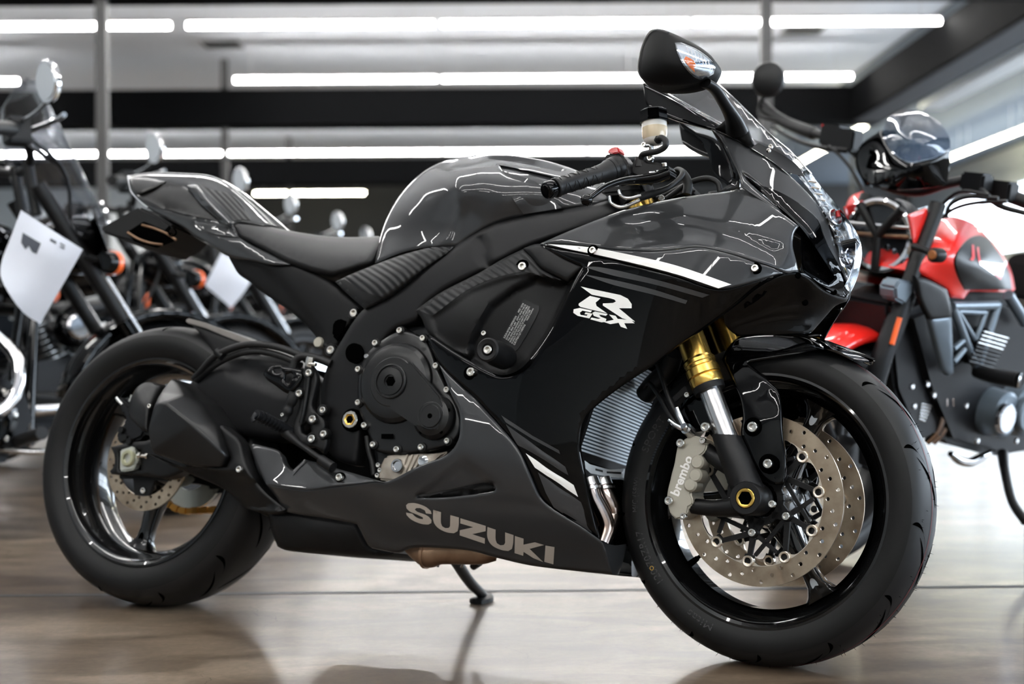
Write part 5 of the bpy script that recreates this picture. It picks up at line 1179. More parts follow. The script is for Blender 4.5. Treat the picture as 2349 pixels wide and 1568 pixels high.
# chain and sprocket on the far side
spk = lathe('rear_sprocket', bike, M['sprocket'], [(.05, -.003), (.094, -.003), (.094, .003), (.05, .003), (.05, -.003)], (0, .088, RR), (0, 1, 0), 60)
V = []; Fc = []
path = [(.098 * math.cos(a) - 0, RR + .098 * math.sin(a)) for a in np.linspace(math.pi / 2, 1.5 * math.pi, 26)] + [(x, RR - .098 + .05 * x / .55) for x in np.linspace(.02, .55, 40)] + [(x, RR + .098 - .05 * x / .55) for x in np.linspace(.55, .02, 40)]
for i in range(len(path)):
    p = np.array(path[i]); q = np.array(path[(i + 1) % len(path)]); d = q - p; L = np.linalg.norm(d); d /= L + 1e-9; nn = np.array([-d[1], d[0]]); hw = .0065 if i % 2 else .0075; yy = .0075 if i % 2 else .010
    n = len(V)
    for y in (.088 - yy, .088 + yy):
        for s, t in ((-.1, -1), (1.1, -1), (1.1, 1), (-.1, 1)): o_ = p + d * L * s + nn * hw * t; V.append((o_[0], y, o_[1]))
    Fc += [(n, n + 1, n + 2, n + 3), (n + 7, n + 6, n + 5, n + 4)] + [(n + j, n + 4 + j, n + 4 + (j + 1) % 4, n + (j + 1) % 4) for j in range(4)]
tag(mk('drive_chain', V, Fc, M['chain'], bike, None, 30, fix=True), kind='stuff')
prism('chain_guard', bike, M['matte'], [(-.02, RR + .10), (.3, RR + .115), (.55, RR + .08), (.55, RR - .01), (.3, RR - .03), (.06, RR - .055)], .075, .10, .01)
prism('swingarm_brace', bike, M['frame'], [(.0, RR - .02), (.30, RR - .02), (.55, RR + .02), (.55, RR + .10), (.3, RR + .06), (0, RR + .03)], .105, .13, .008)

# hoses and hydraulic lines at the swingarm
for pts, r in (([(445, 868, .12), (462, 850, .13), (487, 822, .14), (520, 803, .145), (560, 791, .145), (600, 790, .145), (645, 798, .145), (690, 815, .145), (712, 832, .145)], .0075),
               ([(450, 872, .12), (480, 846, .128), (520, 822, .135), (560, 808, .138), (600, 806, .138), (650, 818, .138), (690, 838, .14)], .007),
               ([(672, 845, .15), (678, 828, .15), (690, 818, .15), (712, 818, .15), (735, 824, .148), (760, 834, .146)], .0085)):
    tube('rubber_hose', bike, M['rubber'], [A(*p) for p in pts], r, 12, 5)
tube('hose_clip', bike, M['satin'], [A(498, 806, .142), A(512, 818, .142)], .010, 10, 1)

# rider footrest plate, rear brake
rp_out = [(700, 838, .165), (710, 832, .165), (720, 845, .165), (728, 868, .165), (722, 900, .165), (716, 930, .165), (724, 945, .165), (740, 955, .165), (746, 975, .165), (742, 990, .165), (750, 1000, .165), (750, 1020, .165), (742, 1040, .165), (722, 1026, .168), (700, 1024, .17), (678, 1010, .172), (668, 992, .172), (674, 968, .17), (684, 940, .168), (690, 905, .166), (694, 870, .165)]
hgx, hgf = panel('footrest_plate', bike, M['satin'], RB, rp_out, holes=[[(690, 976), (702, 968), (713, 976), (714, 990), (704, 998), (692, 992)]], roll=.003, rollpx=6, thick=.012, mirror=True, step=8)
for p, r in (((709, 855), .0075), ((687, 902), .0075), ((718, 961), .0082), ((741, 940), .007), ((716, 1006), .0082), ((743, 995), .0075)):
    lathe('bolt_boss', hgx, M['satin'], [(0, .004), (.011, .004), (.012, .002), (.012, -.01), (0, -.01)], A(*p, .166), n=18); bolt(hgx, A(*p, .174), r)
tube('plate_rib', hgx, M['satin'], [A(708, 865, .17), A(704, 900, .17), A(696, 945, .172), (A(690, 970, .172))], .004, 8, 4)
panel('heel_guard', bike, M['black'], RB, [(604, 858, .175), (612, 843, .175), (632, 837, .175), (660, 840, .174), (690, 848, .172), (694, 862, .172), (684, 884, .174), (668, 904, .175), (654, 900, .175), (632, 884, .176), (612, 870, .176)], [(645, 865, .181)], holes=[[(624, 846), (642, 844), (646, 851), (630, 853)], [(654, 858), (668, 854), (674, 862), (660, 880), (652, 872)]], roll=.003, thick=.004, step=7, mirror=True)
mc = tube('brake_master_cylinder', bike, M['rubber'], [A(676, 900, .17), A(668, 922, .17), A(664, 930, .17), A(660, 942, .17), A(656, 952, .17), A(652, 966, .172)], [.011, .0115, .009, .0115, .009, .006], 14, 2)
tube('push_rod', mc, M['steel'], [A(655, 955, .172), A(646, 975, .174)], .004, 8, 1)
lathe('banjo_bolt', mc, M['bolt'], [(0, .02), (.008, .02), (.009, .016), (.009, 0), (0, 0)], A(709, 840, .165), (.25, -.2, 1), 6)
tube('banjo_pin', mc, M['bolt'], [A(706, 834, .17), A(725, 836, .172)], .004, 8, 1)
bolt(mc, A(648, 951, .18), .004); bolt(mc, A(672, 850, .155), .005)
fp = tube('footrest', bike, M['darkmetal'], [A(664, 988, .17), A(640, 974, .2), A(612, 960, .232), A(588, 950, .262)], [.011, .0105, .0105, .010], 12, 3, label='knurled black rider footrest')
for i in range(7):
    t = .25 + i * .1; p = A(664, 988, .17) * (1 - t) + A(588, 950, .262) * t
    lathe('footrest_tooth', fp, M['darkmetal'], [(0, 0), (.0125, 0), (.0125, .004), (0, .004)], p, (A(588, 950, .262) - A(664, 988, .17)), 10)
tube('footrest_feeler', fp, M['darkmetal'], [A(588, 950, .262), A(580, 958, .268), A(583, 966, .268)], [.006, .004, .005], 8, 2)
lathe('footrest_pivot', fp, M['chrome'], [(0, .006), (.005, .006), (.006, .004), (.006, -.01), (0, -.01)], A(650, 977, .19), n=14)
bp = tube('brake_pedal', bike, M['satin'], [A(656, 992, .178), A(672, 1006, .18), A(690, 1020, .185), (A(715, 1038, .19)), A(740, 1054, .194), A(762, 1068, .198)], [.014, .011, .008, .0075, .0075, .008], 12, 4, flat=.8)
for i in range(5): tube('pedal_rib', bp, M['satin'], [A(734 + 6 * i, 1046 + 4 * i, .206), A(738 + 6 * i, 1060 + 4 * i, .2)], .0022, 6, 1)
tube('pedal_pad', bp, M['satin'], [A(736, 1054, .2), A(764, 1072, .204)], .011, 12, 1)

# radiator, its bracket, header pipes
B0 = A(1318, 1034, .17); d = RB.at(1483, 925, .08) - RB.at(1436, 1070, .08); d /= np.linalg.norm(d)
Yv = np.array([0, 1., 0]); RWd, RH = .31, .29; nrm = np.cross(d, Yv); nrm /= np.linalg.norm(nrm)
if nrm[0] < 0: nrm = -nrm
def rp(a, b, c=0.): return B0 + Yv * a + d * b + nrm * c
def slab(a0, a1, b0, b1, c0_, c1_):
    V = [rp(a, b, c) for c in (c0_, c1_) for a, b in ((a0, b0), (a1, b0), (a1, b1), (a0, b1))]
    return V, [(0, 1, 2, 3), (7, 6, 5, 4)] + [(i, i + 4, (i + 1) % 4 + 4, (i + 1) % 4) for i in range(4)]
V, Fc = slab(0, RWd, 0, RH, -.03, 0); rad = mk('radiator', bike, V, M['radiator_gap'], None) if False else mk('radiator', V, Fc, M['radiator_gap'], bike, None, fix=True, label='bluish radiator core behind the front wheel')
V = []; Fc = []
for i in range(43):
    v, f = slab(.006, RWd - .006, .004 + i * .0066, .004 + i * .0066 + .0034, 0, .004); n = len(V); V += v; Fc += [tuple(x + n for x in q) for q in f]
tag(mk('radiator_fin', V, Fc, M['radiator'], rad, None, fix=True), kind='stuff')
for a0, a1, b0, b1 in ((-.004, .008, -.008, RH), (RWd - .008, RWd + .006, -.008, RH), (0, RWd, -.012, .003)):
    V, Fc = slab(a0, a1, b0, b1, -.034, .007); mk('radiator_frame', V, Fc, M['satin'], rad, None, fix=True)
panel('radiator_bracket', bike, M['bracket'], RB, [(1341, 1056, .14), (1352, 1064, .12), (1400, 1076, .02), (1432, 1074, -.03), (1430, 1096, -.03), (1400, 1093, .02), (1355, 1085, .11), (1343, 1074, .14)], holes=[[(1364, 1073), (1383, 1078), (1383, 1083), (1364, 1078)], [(1390, 1080), (1425, 1082), (1425, 1087), (1390, 1085)]], step=6, thick=.004, roll=0, mirror=False, corner=20, label='bright slotted bracket under the radiator')
for pts in ([(1350, 1098, .09), (1355, 1115, .09), (1362, 1140, .088), (1378, 1170, .08), (1389, 1195, .075), (1390, 1215, .075), (1380, 1242, .08)], [(1378, 1098, .03), (1383, 1115, .03), (1392, 1138, .03), (1402, 1160, .025), (1404, 1180, .02), (1396, 1210, .03), (1382, 1240, .05)]):
    hp = tube('header_pipe', bike, M['heat'], [A(*p) for p in pts], .0165, 18, 5, label='chrome header pipe with straw and violet heat tints')
    tube('header_collar', hp, M['steel'], [A(*pts[0]), A(*pts[1])], [.019, .0205], 18, 1); tube('header_flange', hp, M['steel'], [A(pts[1][0] + 1, pts[1][1] + 4, pts[1][2]), A(pts[1][0] + 2, pts[1][1] + 9, pts[1][2])], .023, 18, 1)
tube('radiator_hose', bike, M['rubber'], [A(1480, 905, -.02), A(1500, 880, .0), A(1530, 850, .02), A(1545, 810, .04)], .02, 14, 5)
prism('lower_hose_guard', bike, M['groove'], XZ([(1395, 1100), (1440, 1100), (1450, 1180), (1440, 1250), (1400, 1250), (1398, 1180)], -.02), .0, .06, .01)

# side stand on the far side
def floor_pt(px, py):
    r = Rig(np.eye(4)); dd = r.ray(np.array(px, float), np.array(py, float)); t = (0.004 - r.o[2]) / dd[2]; P = r.o + dd * t
    return (np.linalg.inv(WM) @ np.append(P, 1))[:3]
foot = floor_pt(1106, 1376)
top_ = RB.at(1040, 1278, .10)
ss = tube('side_stand', bike, M['satin'], [top_, top_ * .45 + foot * .55, foot + np.array([0, 0, .012])], [.0125, .012, .0105], 14, 4, label='black side stand leg')
fx = floor_pt(1128, 1370) - floor_pt(1092, 1382); fx /= np.linalg.norm(fx)
Wi = np.linalg.inv(WM)[:3, :3] @ np.array([0, 0, 1.]); sx = np.cross(Wi, fx)
secs = []
for a, w in ((-.034, .004), (-.028, .016), (-.01, .021), (.012, .02), (.03, .012), (.038, .005)):
    secs.append([foot + fx * a + sx * w * q + Wi * z for q, z in ((-1, -.003), (1, -.003), (1, .006), (.5, .010), (-.5, .010), (-1, .006))])
loft('stand_foot', ss, M['satin'], secs)
tube('stand_peg', ss, M['satin'], [RB.at(1000, 1297, .08), RB.at(1006, 1285, .08), RB.at(1010, 1278, .08)], [.007, .005, .005], 10, 2)
tube('stand_spring', ss, M['steel'], [RB.at(1058, 1300, .10), RB.at(1066, 1286, .09)], .003, 8, 1)
tube('shift_peg', bike, M['rubber'], [RB.at(1086, 1298, .12), RB.at(1100, 1288, .10)], .0085, 12, 1)

# ------------------------------------------------------------------ clip-on bars
def Hb(px, py, w): return RFr.at(px, py, -w)
g0, g1 = Hb(1272, 431, .325), Hb(1398, 392, .215); gd = (g1 - g0) / np.linalg.norm(g1 - g0); GL_ = np.linalg.norm(g1 - g0)
for sg in (1, -1):
    f_ = np.array([1, sg, 1]); P = lambda v: v * f_
    hb = tube('handlebar', bike, M['satin'], [P(g1), P(Hb(1450, 395, .16)), P(Hb(1488, 418, .104))], .011, 12, 4, STn)
    lathe('grip', hb, M['rubber'], [(0, 0), (.0175, 0), (.0185, .002), (.0185, .006), (.0165, .009), (.0158, GL_ * .5), (.0165, GL_ - .03), (.019, GL_ - .01), (.0215, GL_ - .004), (.0215, GL_), (0, GL_)], P(g0), P(gd), 32, STn, 40, label='black rubber grip with a ridged pattern')
    V = []
    for i in range(9):
        for q in range(4):
            a = q * math.pi / 2 + .4; u, v, ax = frame_axis(P(gd)); c_ = P(g0) + ax * (.014 + .0108 * i)
            pts = [c_ + ax * .006 * (t - .5) * (1 if i % 2 else -1) + (u * math.cos(a + (t - .5) * .9) + v * math.sin(a + (t - .5) * .9)) * .0165 for t in (0, .5, 1)]
            V.append(tube('x', None, None, pts, .0011, 5, 2, vf=True))
    VV = []; FF = []
    for v_, f2 in V: n = len(VV); VV += list(v_); FF += [tuple(x + n for x in q) for q in f2]
    tag(mk('grip_ridge', VV, FF, M['rubber'], hb, STn), kind='stuff')
    lathe('bar_end', hb, M['black'], [(0, -.022), (.010, -.022), (.0125, -.020), (.0125, -.0215), (.0150, -.0205), (.0165, -.017), (.0165, -.004), (.014, 0), (0, 0)], P(g0), P(gd), 28, STn)
    lathe('throttle_flange', hb, M['satin'], [(0, 0), (.0225, 0), (.0235, .004), (.0225, .009), (.0245, .012), (.0245, .022), (0, .022)], P(g0 + gd * GL_), P(gd), 30, STn)
    u, v, ax = frame_axis(gd)
    hs = [(1388, 372), (1392, 362), (1404, 354), (1427, 354), (1440, 364), (1448, 380), (1454, 404), (1446, 412), (1424, 420), (1410, 422), (1402, 412), (1394, 392)]
    yc = -Hb(1420, 385, .19)[1]
    prism('switch_housing', hb, M['satin'], [tuple(Hb(*p, .19)[[0, 2]]) for p in hs], -sg * .205, -sg * .165, .006, STn, seg=3)
    if sg == 1:
        prism('kill_switch', hb, M['red'], [tuple(Hb(*p, .195)[[0, 2]]) for p in ((1397, 353), (1404, 343), (1420, 339), (1424, 342), (1427, 353), (1412, 356))], -.206, -.180, .002, STn, label='red engine stop switch')
    mcb = [(1450, 404), (1455, 380), (1460, 366), (1484, 364), (1494, 373), (1520, 376), (1544, 386), (1548, 399), (1532, 410), (1500, 410), (1470, 412)]
    prism('lever_bracket', hb, M['satin'], [tuple(Hb(*p, .175)[[0, 2]]) for p in mcb], -sg * .19, -sg * .15, .006, STn, seg=3)
    lv = tube('brake_lever' if sg == 1 else 'clutch_lever', hb, M['black'], [P(Hb(1530, 398, .19)), P(Hb(1500, 408, .205)), P(Hb(1465, 412, .225)), P(Hb(1425, 416, .255)), P(Hb(1385, 430, .292)), P(Hb(1352, 454, .325))], [.018, .017, .014, .0115, .0095, .008], 14, 5, STn, flat=.62, label='gloss black lever with a ball end')
    lathe('lever_ball', lv, M['black'], [(0, -.0115), (.0075, -.009), (.0115, 0), (.0075, .009), (0, .0115)], P(Hb(1346, 459, .33)), (0, -1, 0), 24, STn, 60)
    lathe('lever_dial', lv, M['chrome'], [(0, .006), (.009, .006), (.0105, .004), (.0105, -.004), (0, -.004)], P(Hb(1500, 398, .206)), (0, -sg * .5, 1), 10, STn)
    bolt(lv, P(Hb(1523, 377, .19)), .005, (0, -sg * .4, 1), STn)
    # brake pipes under the lever
    for pts in ([(1420, 436, .2), (1423, 446, .2), (1432, 453, .195), (1447, 454, .19), (1470, 448, .18)], [(1398, 450, .19), (1402, 465, .19), (1416, 474, .185), (1432, 474, .18), (1452, 466, .175), (1470, 458, .17)]):
        tube('brake_pipe', hb, M['chrome'], [P(Hb(*p)) for p in pts], .0034, 10, 5, STn)
    tube('brake_hose', hb, M['rubber'], [P(Hb(1466, 453, .175)), P(Hb(1490, 446, .165)), P(Hb(1530, 432, .15)), P(Hb(1556, 412, .13)), P(Hb(1566, 396, .115)), P(Hb(1556, 388, .10)), P(Hb(1542, 396, .09))], [.008, .0075, .0055, .005, .005, .005, .005], 10, 5, STn)
    c_ = np.array([fk0[0], -sg * .104, fk0[2]]) + fd * 0
    top_f = z_gold_lo + GOLD_LEN
    lathe('bar_clamp', hb, M['satin'], [(.0268, top_f - .052), (.034, top_f - .05), (.035, top_f - .045), (.035, top_f - .022), (.034, top_f - .018), (.0268, top_f - .018), (.0268, top_f - .052)], c_, fd, 36, STn)
    lathe('fork_cap', hb, M['satin'], [(0, top_f + .012), (.012, top_f + .012), (.013, top_f + .006), (.024, top_f + .004), (.0268, top_f), (.0268, top_f - .01), (0, top_f - .01)], c_, fd, 30, STn)
    bolt(hb, P(Hb(1517, 455, .11)), .006, (.6, -sg, 0), STn); bolt(hb, P(Hb(1519, 465, .11)), .005, (.6, -sg, 0), STn)
tcp = [np.array([fk0[0], 0, fk0[2]]) + fd * (z_gold_lo + GOLD_LEN - .03 + a) + np.array([b, 0, 0]) for a, b in ((-.01, -.06), (-.01, .03), (.012, .03), (.012, -.06))]
prism('top_clamp', bike, M['satin'], [(p[0], p[2]) for p in tcp], -.14, .14, .006, STn)
tcp = [np.array([fk0[0], 0, fk0[2]]) + fd * (z_gold_lo + .17 + a) + np.array([b, 0, 0]) for a, b in ((0, -.07), (0, .05), (.035, .05), (.035, -.07))]
prism('lower_clamp', bike, M['satin'], [(p[0], p[2]) for p in tcp], -.14, .14, .008, STn)
# brake fluid reservoir
rz = np.array([-.10, 0, 1.]); rc0 = Hb(1502, 308, .175)
rs = lathe('fluid_reservoir', bike, M['reservoir'], [(0, -.020), (.012, -.020), (.0165, -.017), (.0205, -.012), (.0225, -.004), (.0232, .010), (.0238, .0235), (0, .0235)], rc0, rz, 36, STn, 40, label='cream brake fluid reservoir with black cap')
lathe('fluid_level', rs, M['fluid'], [(.0215, -.010), (.0235, -.004), (.0240, .010), (.0240, .012), (.0215, .012), (.0215, -.010)], rc0, rz, 36, STn)
lathe('reservoir_cap', rs, M['black'], [(0, .046), (.025, .046), (.0268, .044), (.0275, .028), (.0285, .026), (.0285, .022), (.0, .022)], rc0, rz, 8, STn, 25)
lathe('reservoir_lid', rs, M['satin'], [(0, .0475), (.022, .0475), (.0235, .0455), (0, .0455)], rc0, rz, 30, STn)
tube('reservoir_hose', rs, M['rubber'], [Hb(1508, 324, .197), Hb(1516, 316, .205), Hb(1526, 322, .21), Hb(1526, 336, .21), Hb(1510, 346, .205), Hb(1490, 350, .198), Hb(1474, 354, .19), Hb(1471, 364, .185)], .0058, 12, 5, STn)
tube('hose_elbow', rs, M['satin'], [Hb(1508, 324, .197), Hb(1512, 317, .2)], .0075, 12, 1, STn)
tube('master_tower', rs, M['satin'], [Hb(1471, 362, .178), Hb(1470, 385, .178)], [.0115, .0145], 16, 1, STn)
tube('reservoir_stay', rs, M['steel'], [Hb(1480, 334, .185), Hb(1494, 336, .18), Hb(1492, 372, .17)], .005, 8, 2, STn)
bolt(rs, Hb(1477, 332, .2), .005, post=STn); bolt(rs, Hb(1492, 362, .19), .006, post=STn)
# throttle cables and loom by the headstock
for pts, r in (([(1508, 470, .09), (1540, 448, .09), (1580, 420, .09), (1620, 409, .09), (1645, 418, .09), (1652, 440, .09)], .0055), ([(1500, 460, .08), (1540, 440, .08), (1575, 425, .07), (1590, 440, .07)], .005), ([(1540, 400, .1), (1562, 395, .1), (1578, 420, .1), (1575, 445, .1)], .009)):
    tube('control_cable', bike, M['rubber'], [A(*p) for p in pts], r, 10, 5)
prism('ignition_block', bike, M['satin'], XZ([(1530, 425), (1570, 408), (1585, 425), (1590, 448), (1530, 462)], .06), -.06, .06, .008)
# ------------------------------------------------------------------ the red roadster at the right
def rigs(loc, head, lean):
    Mx = np4(Matrix.Translation(loc) @ Matrix.Rotation(math.radians(head), 4, 'Z') @ Matrix.Rotation(-lean, 4, 'X'))
    Q = np.eye(4); Q[:3, :3] = np.array([[0, 1, 0], [-1, 0, 0], [0, 0, 1.]])
    return Rig(Mx), Rig(Mx, Q)
def simple_wheel(parent, c, R, wd, nspoke, mrim, post=None, steer=None):
    s = R / .32
    sec = [(wd * .36, R - .085 * s), (wd * .46, R - .07 * s), (wd * .5, R - .05 * s), (wd * .45, R - .025 * s), (wd * .3, R - .008 * s), (0, R)]
    prof = [(r, y) for y, r in sec] + [(r, -y) for y, r in sec[::-1][1:]]; prof = prof + [prof[0]]
    t = lathe('tyre', parent, M['rubber'], prof, (c[0], 0, c[1]), (0, 1, 0), 56, None, 60)
    r1 = R - .08 * s
    w = lathe('wheel', parent, mrim, [(r1 + .008, -wd * .42), (r1 - .012, -wd * .42), (r1 - .022, -wd * .2), (r1 - .022, wd * .2), (r1 - .012, wd * .42), (r1 + .008, wd * .42), (r1 + .008, -wd * .42)], (c[0], 0, c[1]), (0, 1, 0), 48)
    lathe('hub', w, mrim, [(0, -.06), (.04, -.06), (.05, -.03), (.05, .03), (.04, .06), (0, .06)], (c[0], 0, c[1]), (0, 1, 0), 20)
    for i in range(nspoke):
        a = 2 * math.pi * i / nspoke + .3; e = np.array([math.cos(a), 0, math.sin(a)]); O = np.array([c[0], 0, c[1]])
        tube('spoke', w, mrim, [O + e * .035, O + e * (r1 * .6), O + e * (r1 - .015)], [.016, .010, .014], 8, 2)
    lathe('brake_disc', w, M['steel'], [(.09, -.075), (.145, -.075), (.145, -.070), (.09, -.070), (.09, -.075)], (c[0], 0, c[1]), (0, 1, 0), 40)
    return w
LOC = (.80, 3.60, .004); HEAD = 221; RLEAN = math.radians(10)
rbk = empty('roadster', LOC, (-RLEAN, 0, math.radians(HEAD))); tag(rbk, 'red naked motorcycle with round headlamp behind the front wheel', 'motorcycle')
RR_, RX = rigs(LOC, HEAD, RLEAN)
def L(px, py, y): return RR_.at(px, py, y)
def X(px, py, x): p = RX.at(px, py, x); return np.array([p[1], -p[0], p[2]])
simple_wheel(rbk, (0, .29), .29, .12, 10, M['wheelsilver']); simple_wheel(rbk, (-1.45, .32), .32, .17, 10, M['wheelsilver'])
# red front mudguard
V = []; Fc = []; n = 22
for i in range(n):
    a = math.radians(58 + 95 * i / (n - 1))
    for y, r in ((-.075, .305), (-.07, .322), (-.035, .334), (0, .337), (.035, .334), (.07, .322), (.075, .305)): V.append((r * math.cos(a), y, .29 + r * math.sin(a)))
for i in range(n - 1):
    for j in range(6): Fc.append((i * 7 + j, i * 7 + j + 1, i * 7 + j + 8, i * 7 + j + 7))
mo = mk('front_mudguard', V, Fc, M['redpaint'], rbk, None, 60); md = mo.modifiers.new('t', 'SOLIDIFY'); md.thickness = .004
# fork
for sg in (1, -1):
    y = .105 * sg; q = lambda p: p * np.array([1, sg, 1])
    fk = tube('fork_leg', rbk, M['satin'], [q(L(2152, 468, .105)), q(L(2112, 575, .105)), q(L(2078, 670, .105))], .021, 16, 2)
    tube('fork_slider', fk, M['darkmetal'], [q(L(2078, 670, .105)), q(L(2045, 765, .105)), q(L(2008, 870, .105)), np.array([.0, y, .29])], [.028, .028, .027, .03], 16, 2)
    prism('fork_clamp', fk, M['bluegray'], [tuple(L(*p, .13)[[0, 2]]) for p in ((2062, 640), (2092, 645), (2090, 672), (2074, 698), (2052, 686), (2050, 660))], sg * .085, sg * .135, .006)
    if sg > 0: tube('reflector', fk, M['orange'], [L(2064, 728, .132), L(2046, 790, .132)], [.007, .007], 8, 1, label='orange reflector strip')
    tube('indicator_stalk', fk, M['satin'], [q(L(2095, 565, .12)), q(L(2120, 573, .155)), q(L(2146, 585, .19))], [.010, .008, .008], 10, 2)
    lathe('indicator', fk, M['satin'], [(0, .022), (.014, .022), (.018, .016), (.018, -.014), (0, -.02)], q(L(2150, 585, .20)), (1, 0, 0), 20)
    lathe('indicator_lens', fk, M['dim_amber'], [(0, .026), (.010, .025), (.0135, .02), (0, .018)], q(L(2150, 585, .20)), (1, 0, 0), 20)
# headlamp with its cross bars
hc = L(2024, 538, 0.); ha = np.array([.97, .10, -.12])
hl = lathe('headlamp', rbk, M['darkmetal'], [(0, -.12), (.05, -.115), (.085, -.07), (.097, -.01), (.097, .012), (.094, .018), (.086, .018), (.080, .006), (.0, -.02)], hc, ha, 44)
lathe('lamp_ring', hl, M['chrome'], [(.079, .012), (.0795, .020), (.0885, .022), (.0955, .018), (.0965, .008), (.079, .008), (.079, .012)], hc, ha, 44, label='bright headlamp ring')
u, v, ax = frame_axis(ha)
for k, (p, q) in enumerate((((-.085, .022), (.085, .03)), ((-.085, -.004), (.085, .006)))):
    tube('lamp_bar', hl, M['steel'] if k == 0 else M['browncan'], [hc + ax * .018 + u * p[0] * 1 + v * p[1], hc + ax * .018 + u * q[0] + v * q[1]], .006, 8, 1)
tube('lamp_bar', hl, M['satin'], [hc + ax * .024 - v * .092, hc + ax * .024 - v * .0, hc + ax * .024 + u * -.06 + v * .075], .011, 8, 1)
tube('lamp_bar', hl, M['satin'], [hc + ax * .024 + u * .06 + v * .075, hc + ax * .024 + u * .0 - v * .0], .011, 8, 1)
lathe('lamp_bowl', hl, M['darkmetal'], [(.078, .010), (.05, -.006), (.0, -.012)], hc, ha, 32)
for i in range(3): lathe('lamp_led', hl, M['chrome'], [(0, .006), (.008, .004), (.008, -.01), (0, -.01)], hc + u * (.02 + .02 * i) - v * (.03 + .008 * i), ha, 12)
lathe('lamp_glass', hl, M['pane'], [(0, .026), (.04, .024), (.079, .014), (.079, .012), (.04, .022), (0, .024)], hc, ha, 36)
# flyscreen: clear top over a gloss black base
fs_in = [(2060, 300, .03), (2100, 300, .045), (2140, 320, .03), (2100, 350, .05)]
x0 = hc[0] - .02
def fx_(lst, dx=0.): return [(p[0], p[1], x0 + dx + p[2]) for p in lst]
fso, fsf = panel('flyscreen', rbk, M['flyscreen'], RX, fx_([(2022, 308, -.05), (2043, 265, -.10), (2070, 252, -.12), (2100, 253, -.12), (2142, 273, -.10), (2167, 298, -.07), (2178, 326, -.05), (2176, 345, -.035), (2153, 358, .0), (2120, 366, .03), (2087, 371, .03), (2058, 358, .0), (2036, 333, -.03)]), fx_(fs_in), side=1, roll=0, thick=.004, mirror=False, step=10, label='clear smoked flyscreen')
panel('flyscreen_base', fso, M['black'], RX, fx_([(2022, 298, -.06), (1976, 331, -.10), (1962, 362, -.11), (1966, 390, -.11), (1985, 426, -.10), (2048, 435, -.02), (2110, 433, .0), (2168, 426, -.04), (2175, 385, -.05), (2177, 338, -.045), (2155, 358, -.002), (2120, 368, .03), (2087, 373, .03), (2058, 360, .0), (2036, 335, -.03)]), fx_([(2080, 400, .035), (2000, 370, -.08), (2030, 390, -.02), (2130, 400, .02)]), side=1, roll=.003, thick=.006, mirror=False, step=10, label='gloss black flyscreen base')
# handlebar with its controls
hx = hc[0] - .16
hb_ = tube('handlebar', rbk, M['satin'], [X(1752, 240, hx - .14), X(1800, 280, hx - .12), X(1850, 300, hx - .09), X(1905, 318, hx - .06), X(1965, 352, hx - .02), X(2020, 420, hx), X(2100, 440, hx), X(2170, 422, hx - .02), X(2235, 412, hx - .06), X(2285, 436, hx - .09), X(2330, 455, hx - .12), X(2400, 480, hx - .15)], .013, 14, 5)
tube('grip', hb_, M['rubber'], [X(1757, 252, hx - .14), X(1800, 280, hx - .12), X(1866, 306, hx - .085)], [.016, .0175, .019], 16, 3, round_end=True)
tube('grip', hb_, M['rubber'], [X(2310, 447, hx - .105), X(2400, 480, hx - .15)], .0185, 16, 1)
def cube_at(name, par, m, c, hx_, hy_, hz_, b=.006): return prism(name, par, m, [(c[0] - hx_, c[2] - hz_), (c[0] + hx_, c[2] - hz_), (c[0] + hx_, c[2] + hz_), (c[0] - hx_, c[2] + hz_)], c[1] - hy_, c[1] + hy_, b)
cube_at('switch_housing', hb_, M['satin'], X(1916, 312, hx - .05), .03, .034, .03)
cube_at('master_cylinder', hb_, M['satin'], X(1948, 322, hx - .0), .025, .03, .03)
cube_at('kill_switch', hb_, M['red'], X(1893, 291, hx - .04), .009, .009, .007, .002)
cube_at('clutch_reservoir', hb_, M['satin'], X(2240, 418, hx - .03), .026, .034, .024)
cube_at('switch_housing', hb_, M['satin'], X(2298, 438, hx - .09), .026, .036, .026)
tube('brake_lever', hb_, M['satin'], [X(1946, 345, hx + .02), X(1880, 338, hx + .02), X(1820, 318, hx - .01), X(1770, 290, hx - .05)], [.009, .007, .006, .005], 8, 4)
tube('clutch_lever', hb_, M['satin'], [X(2250, 436, hx), X(2290, 470, hx + .02), X(2349, 488, hx), X(2400, 500, hx)], [.009, .008, .007, .006], 8, 4)
for pts in ([(1990, 460), (1960, 400), (1930, 360), (1900, 335)], [(2170, 500), (2180, 470), (2220, 452), (2290, 455)], [(2160, 500), (2190, 478), (2240, 465), (2310, 462)], [(2150, 480), (2200, 440), (2270, 448)]):
    tube('control_cable', hb_, M['rubber'], [X(a, b, hx + .03) for a, b in pts], .005, 8, 5)
mx_ = X(1762, 182, hx - .12)
mr_ = lathe('mirror', rbk, M['satin'], [(0, .018), (.03, .016), (.046, .006), (.050, -.006), (.047, -.008), (0, -.008)], mx_, (.8, .5, .1), 28)
for v_ in mr_.data.vertices: v_.co.z = mx_[2] + (v_.co.z - mx_[2]) * 1.1
tube('mirror_stalk', mr_, M['satin'], [X(1752, 222, hx - .13), X(1741, 250, hx - .13), X(1748, 268, hx - .12), X(1790, 278, hx - .11)], .006, 10, 4)
# red side plates beside the headlamp
for sg in (1, -1):
    o, f = panel('lamp_side_plate', rbk, M['redpaint'], RR_, [(2085, 494, .10), (2126, 478, .10), (2128, 498, .10), (2118, 528, .10), (2104, 556, .10), (2096, 558, .10), (2093, 530, .10)], side=1, roll=.002, thick=.006, mirror=True, step=8)
    break
panel('lamp_side_plate', rbk, M['redpaint'], RX, fx_([(1936, 484, -.10), (1950, 452, -.10), (1978, 438, -.10), (1978, 460, -.06), (1955, 478, -.06), (1942, 492, -.06)]), side=1, roll=.001, thick=.006, mirror=False, step=7)
